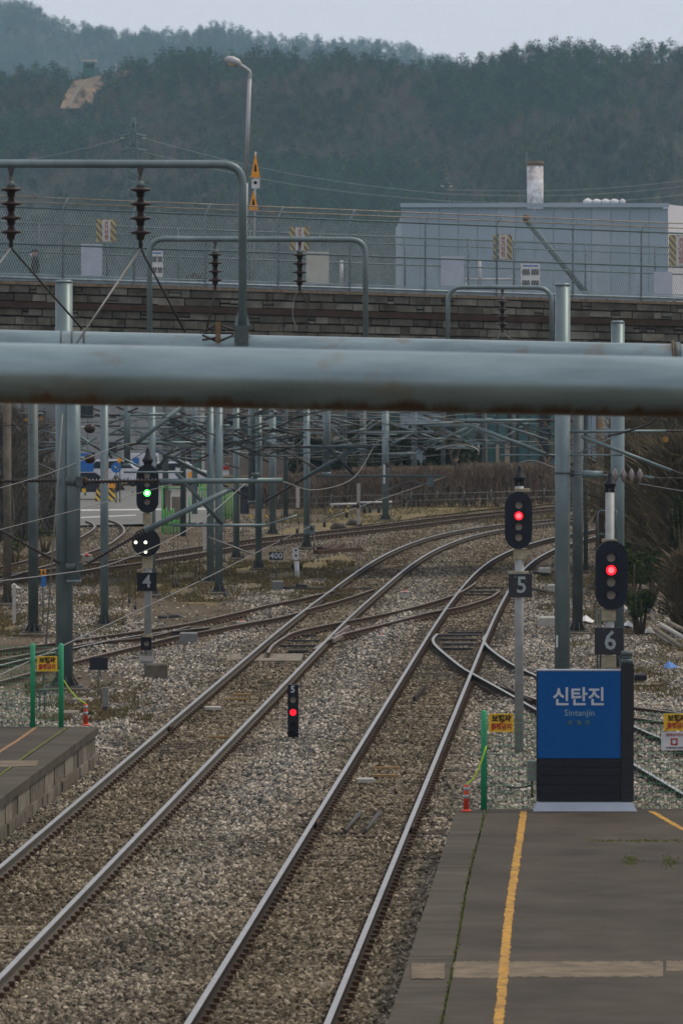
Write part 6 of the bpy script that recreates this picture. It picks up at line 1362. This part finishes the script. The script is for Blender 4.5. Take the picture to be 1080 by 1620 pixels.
pmachine('black lever box right of the blue sign', (1003, 1067, 1022, 1077), [(1003, 1078, 1030, 1080, 3)], BLACK, d=dep(1085, -.2))
def dome(label, px, yb):
    d = dep(yb, -.15); g = thing('marker_block', label, 'marker', (pxx(px, d), d, -.2)); s = ppm(d); c = P(px, yb - 3, d); MB().bbox((c.x, d, c.z + .03), (15 / s, .22, 11 / s), .02).build('block', BOXW, g)
    MB().tube([P(px, yb - 7, d), P(px, yb - 10, d), P(px, yb - 12, d)], [6.5 / s, 5 / s, 1 / s], 10).build('dome', REDL, g)
dome('white block with red dome left of the main track beyond the switch', 382, 993); dome('white block with red dome between the tracks below the crossover', 602, 1015); dome('white block with red dome left of the far end of the crossover', 640, 945); dome('pale block with red dome at far left of the yard', 138, 887)
# cable ducts and balise boxes in the tracks
for (lab, px, py, w, m, cat, nm) in (('pale flat box lying inside the left main track', 337, 1120, 26, BOXW, 'box', 'track_box'), ('pale flat box lying inside the straight track', 578, 1234, 27, BOXW, 'box', 'track_box')):
    c = G(px, py, -.12); tag(MB().bbox(c, (w / ppm(c.y), .22, .07), .015).build(nm, m), lab, cat)
for i, (x0, x1, y) in enumerate(((368, 398, 1099), (355, 395, 1106), (590, 632, 1215), (590, 630, 1227), (332, 366, 1166))): 
    a = G(x0, y, -.15); b = G(x1, y, -.15); tag(MB().box((a + b) / 2, (b.x - a.x, .12, .04)).build('cable_duct', DUCT), 'thin orange cable duct %s' % ('upper one in the left main track', 'lower one in the left main track', 'upper one in the straight track', 'lower one in the straight track', 'low in the left main track')[i], 'cable duct')
for i, (x0, y0, x1, y1) in enumerate(((545, 1315, 570, 1285), (578, 1315, 600, 1285))): a = G(x0, y0, -.13); b = G(x1, y1, -.13); tag(MB().tube([a, b], .035, 6).build('bond_bar', DARKM), 'short dark bar across the joint sleepers in the straight track, %s' % ('left one', 'right one')[i], 'bar')
# rail joints
for (px, py, lab) in ((499, 1295, 'bolted fishplate joint on the left rail of the straight track'), (643, 1302, 'bolted fishplate joint on the right rail of the straight track'), (318, 1145, 'bolted joint on the right rail of the main track'), (553, 940, 'small joint on the main track near the diverging rails')):
    c = G(px, py, 0); x_ = TB + .0455 * c.y if px > 400 and py > 1000 else TA + .0455 * c.y
    side = min((-.7535, .7535), key=lambda o: abs(x_ + o - c.x)); g = thing('rail_joint', lab, 'rail joint', (x_ + side, c.y, -.05)); an = math.atan2(1, .0455) - math.pi / 2
    for q in (-.055, .055): MB().box((x_ + side + q, c.y, -.075), (.03, .8, .09), an).build('fishplate', RUST, g)
    mb = MB(); [mb.box((x_ + side + q, c.y + k, -.07), (.03, .035, .035), an) for q in (-.08, .08) for k in (-.3, -.1, .1, .3)]; mb.build('bolts', DARKM, g, kind='stuff')
# concrete walkway slab in turnout
for (pts, lab) in ([(400, 1034), (480, 1034), (476, 1045), (385, 1045)], 'pale concrete strip across the main track at the switch toe'), ([(285, 1040), (380, 1034), (384, 1042), (300, 1050)], 'pale cable trough cover left of the switch toe'), ([(545, 1045), (575, 1040), (560, 1050), (540, 1052)], 'pale concrete patch right of the switch toe'):
    q = [G(x, y, -.135) for x, y in pts]; q2 = [v - Vector((0, 0, .1)) for v in q]; n = 4; tag(MB().add(q2 + q, [tuple(range(4)), (7, 6, 5, 4)] + [(i, 4 + i, 4 + (i + 1) % 4, (i + 1) % 4) for i in range(4)]).build('concrete_strip', CONC), lab, 'concrete slab')
# cable troughs, frames, posts near the left pole
def kerb(label, x0, y0, x1, y1, hpx, w=.25, m=CONC):
    a = G(x0, y0, -.2); b = G(x1, y1, -.2); h = hpx / ppm(a.y); c = (a + b) / 2; c.z = -.2 + h / 2; tag(MB().bbox(c, ((b - a).length, w, h), .015, math.atan2(b.y - a.y, b.x - a.x)).build('concrete_kerb', m), label, 'kerb')
kerb('concrete kerb in front of the twin pole', 20, 1137, 108, 1137, 9); kerb('concrete kerb end piece right of the kerb by the green posts', 100, 1140, 112, 1136, 13, .4); kerb('wide concrete footing slab under the twin pole', 60, 1112, 150, 1112, 7, .6); kerb('slanting concrete kerb left of the twin pole', 20, 1130, 50, 1108, 6); kerb('long cable trough slanting up from the left to signal 4', 130, 1092, 225, 1056, 4)
kerb('grey stone block at the left end of the kerb', 3, 1138, 18, 1138, 12, .3, CONCD); kerb('flat timber lying between two left poles', 128, 984, 160, 970, 5, .3, BEIGEW); kerb('flat timber lying right of the pole left of signal 4', 185, 990, 235, 988, 4, .3, BEIGEW)
g = thing('small_stand', 'small two-legged metal stand behind the green posts', 'stand', (pxx(67, 112), 112, -.2)); rect(MB(), 60, 1091, 75, 1096, 112, .2).build('top', GALVD, g)
for x in (63, 71): el(g, 'leg', x, 1096, x, 1124, 112.1, 2.6, GALVD, 6)
g = thing('junction_post', 'short grey junction box post right of the twin pole', 'box', (pxx(167, 113), 113, -.2)); rect(MB(), 162, 1088, 172, 1118, 113, .12).build('box', BOXG, g); rect(MB(), 163, 1118, 170, 1124, 113.02, .08).build('foot', DARKM, g)
g = thing('junction_post', 'grey box mounted beside the blue sign at platform level', 'box', (pxx(842, 88), 88, -.2)); rect(MB(), 834, 1204, 848, 1236, 88, .15).build('box', BOXG, g); el(g, 'leg', 841, 1236, 841, 1262, 88.1, 4, DARKM, 6)
tag(MB().tube(catmull([G(787, 1235, -.05), G(800, 1243, -.1), G(820, 1246, 0.0), G(838, 1243, .1)], 6), .018, 6).build('ground_cable', WIRED), 'dark cable on the ballast left of the blue sign', 'cable')
# pale pipe pile at right
for i, (x0, y0, x1, y1) in enumerate(((985, 960, 1015, 985), (996, 955, 1026, 978), (1008, 950, 1034, 970), (1035, 995, 1080, 1025), (1044, 988, 1090, 1014), (1055, 984, 1095, 1004), (1040, 1003, 1085, 1034))):
    d_ = 152 if i < 3 else 143; a = P(x0, y0, d_ + 6); b = P(x1, y1, d_); a.z = max(a.z, -.1); b.z = max(min(b.z, .1), -.12)
    tag(MB().tube([P(x0, y0, d_ + 4), P(x1, y1, d_)], 3.6 / ppm(d_), 10).build('pale_pipe', CONC if i % 2 else BOXW), 'pale pipe in the pile right of signal 6, %s' % ('lowest of the far three', 'middle of the far three', 'top of the far three', 'second lowest of the near four', 'second highest of the near four', 'highest of the near four', 'lowest of the near four')[i], 'pipe')
for i, (px, py, m) in enumerate(((925, 982, WHITEM), (993, 990, WHITEM), (1060, 1056, BLUE2), (25, 930, BOXW), (1025, 1000, BOXW))):
    c = G(px, py, -.1); mb = MB(); r_ = random.Random(i); n = 7; base = [(c.x + .22 * math.cos(6.28 * k / n) * r_.uniform(.6, 1.3), c.y + .8 * math.sin(6.28 * k / n) * r_.uniform(.6, 1.2), -.12 + r_.uniform(-.03, .06)) for k in range(n)]
    mb.add(base + [(c.x + r_.uniform(-.05, .05), c.y, c.z + .16)], [(k, (k + 1) % n, n) for k in range(n)]); tag(mb.build('litter_sheet', m), 'crumpled %s sheet lying %s' % (('white', 'white', 'blue', 'pale', 'pale')[i], ('behind the tallest pole', 'at the foot of the green shrub by signal 6', 'on the dirt at right', 'on the ballast at far left', 'right of signal 6 by the pipe pile')[i]), 'litter')
kerb('rounded concrete slab right of the blue sign', 1003, 1090, 1034, 1088, 8, .5); kerb('long earth-stained slab at far right', 1010, 1050, 1080, 1042, 5, .8, CONCD)
g = thing('timber_stack', 'small stack of dark timbers beyond the slim pole', 'timber stack', G(520, 872, -.15))
for i, (x0, y0, x1, y1) in enumerate(((500, 874, 570, 869), (512, 870, 528, 862), (524, 871, 541, 862), (500, 868, 515, 868))): a = G(x0, y0, -.1); b = G(x1, y1, -.1); MB().box((a + b) / 2, ((b - a).length, .22, .16), math.atan2(b.y - a.y, b.x - a.x)).build('timber', RUST, g)
for i, (px, py) in enumerate(((535, 836), (560, 830))): c = G(px, py, -.1); tag(MB().tube([c + Vector((-.35, 0, 0)), c + Vector((-.15, 0, .12)), c + Vector((.2, 0, .1)), c + Vector((.35, 0, 0))], [.05, .16, .14, .04], 8).build('rock', CONCD), 'grey lump of rock %s' % ('left of the striped posts', 'under the striped posts', 'on the ballast between the two tracks')[i], 'rock')
# thin post-and-wire in front of hedge
g = thing('wire_fence', 'low thin wire fence in front of the hedge', 'fence', G(700, 800, -.2))
for i in range(12): x = 440 + i * 42; y = 806 - i * 1.2; d_ = 274; MB().tube([P(x, y, d_), P(x, y - 22, d_)], .03, 5).build('post', GALVD, g)
for k in (8, 18): MB().tube([P(440, 806 - k, 274), P(905, 793 - k, 274)], .012, 4).build('wire', WIRE, g)
# ------------------------------------------------------------------ haze
hz = MB().box((0, 2230, 150), (3600, 4600, 304)); ho = hz.build('haze', None); ho['kind'] = 'stuff'; ho['label'] = 'thin bluish air haze'
hm = bpy.data.materials.new('haze_air'); hm.use_nodes = True; nt = hm.node_tree; nt.nodes.clear(); o_ = nt.nodes.new('ShaderNodeOutputMaterial'); v_ = nt.nodes.new('ShaderNodeVolumePrincipled')
v_.inputs['Color'].default_value = (.50, .79, 1.0, 1); v_.inputs['Density'].default_value = .0001; v_.inputs['Anisotropy'].default_value = 0.0; nt.links.new(v_.outputs[0], o_.inputs['Volume'])
ho.data.materials.clear(); ho.data.materials.append(hm)
for i, (px, w_, y0) in enumerate(((440, 40, 775), (500, 60, 770), (575, 50, 772), (640, 40, 768), (700, 44, 765), (905, 60, 760))):
    g = thing('low_wall', 'low pale wall piece glimpsed through the hedge, number %s from left' % 'one two three four five six'.split()[i], 'wall', (pxx(px, 290), 290, -.2)); rect(MB(), px - w_ / 2, y0 - 16, px + w_ / 2, y0 + 22, 290, .2).build('wall_face', BOXW, g); rect(MB(), px - w_ / 2 - 1, y0 - 19, px + w_ / 2 + 1, y0 - 16, 289.9, .4).build('wall_cap', CONC, g)
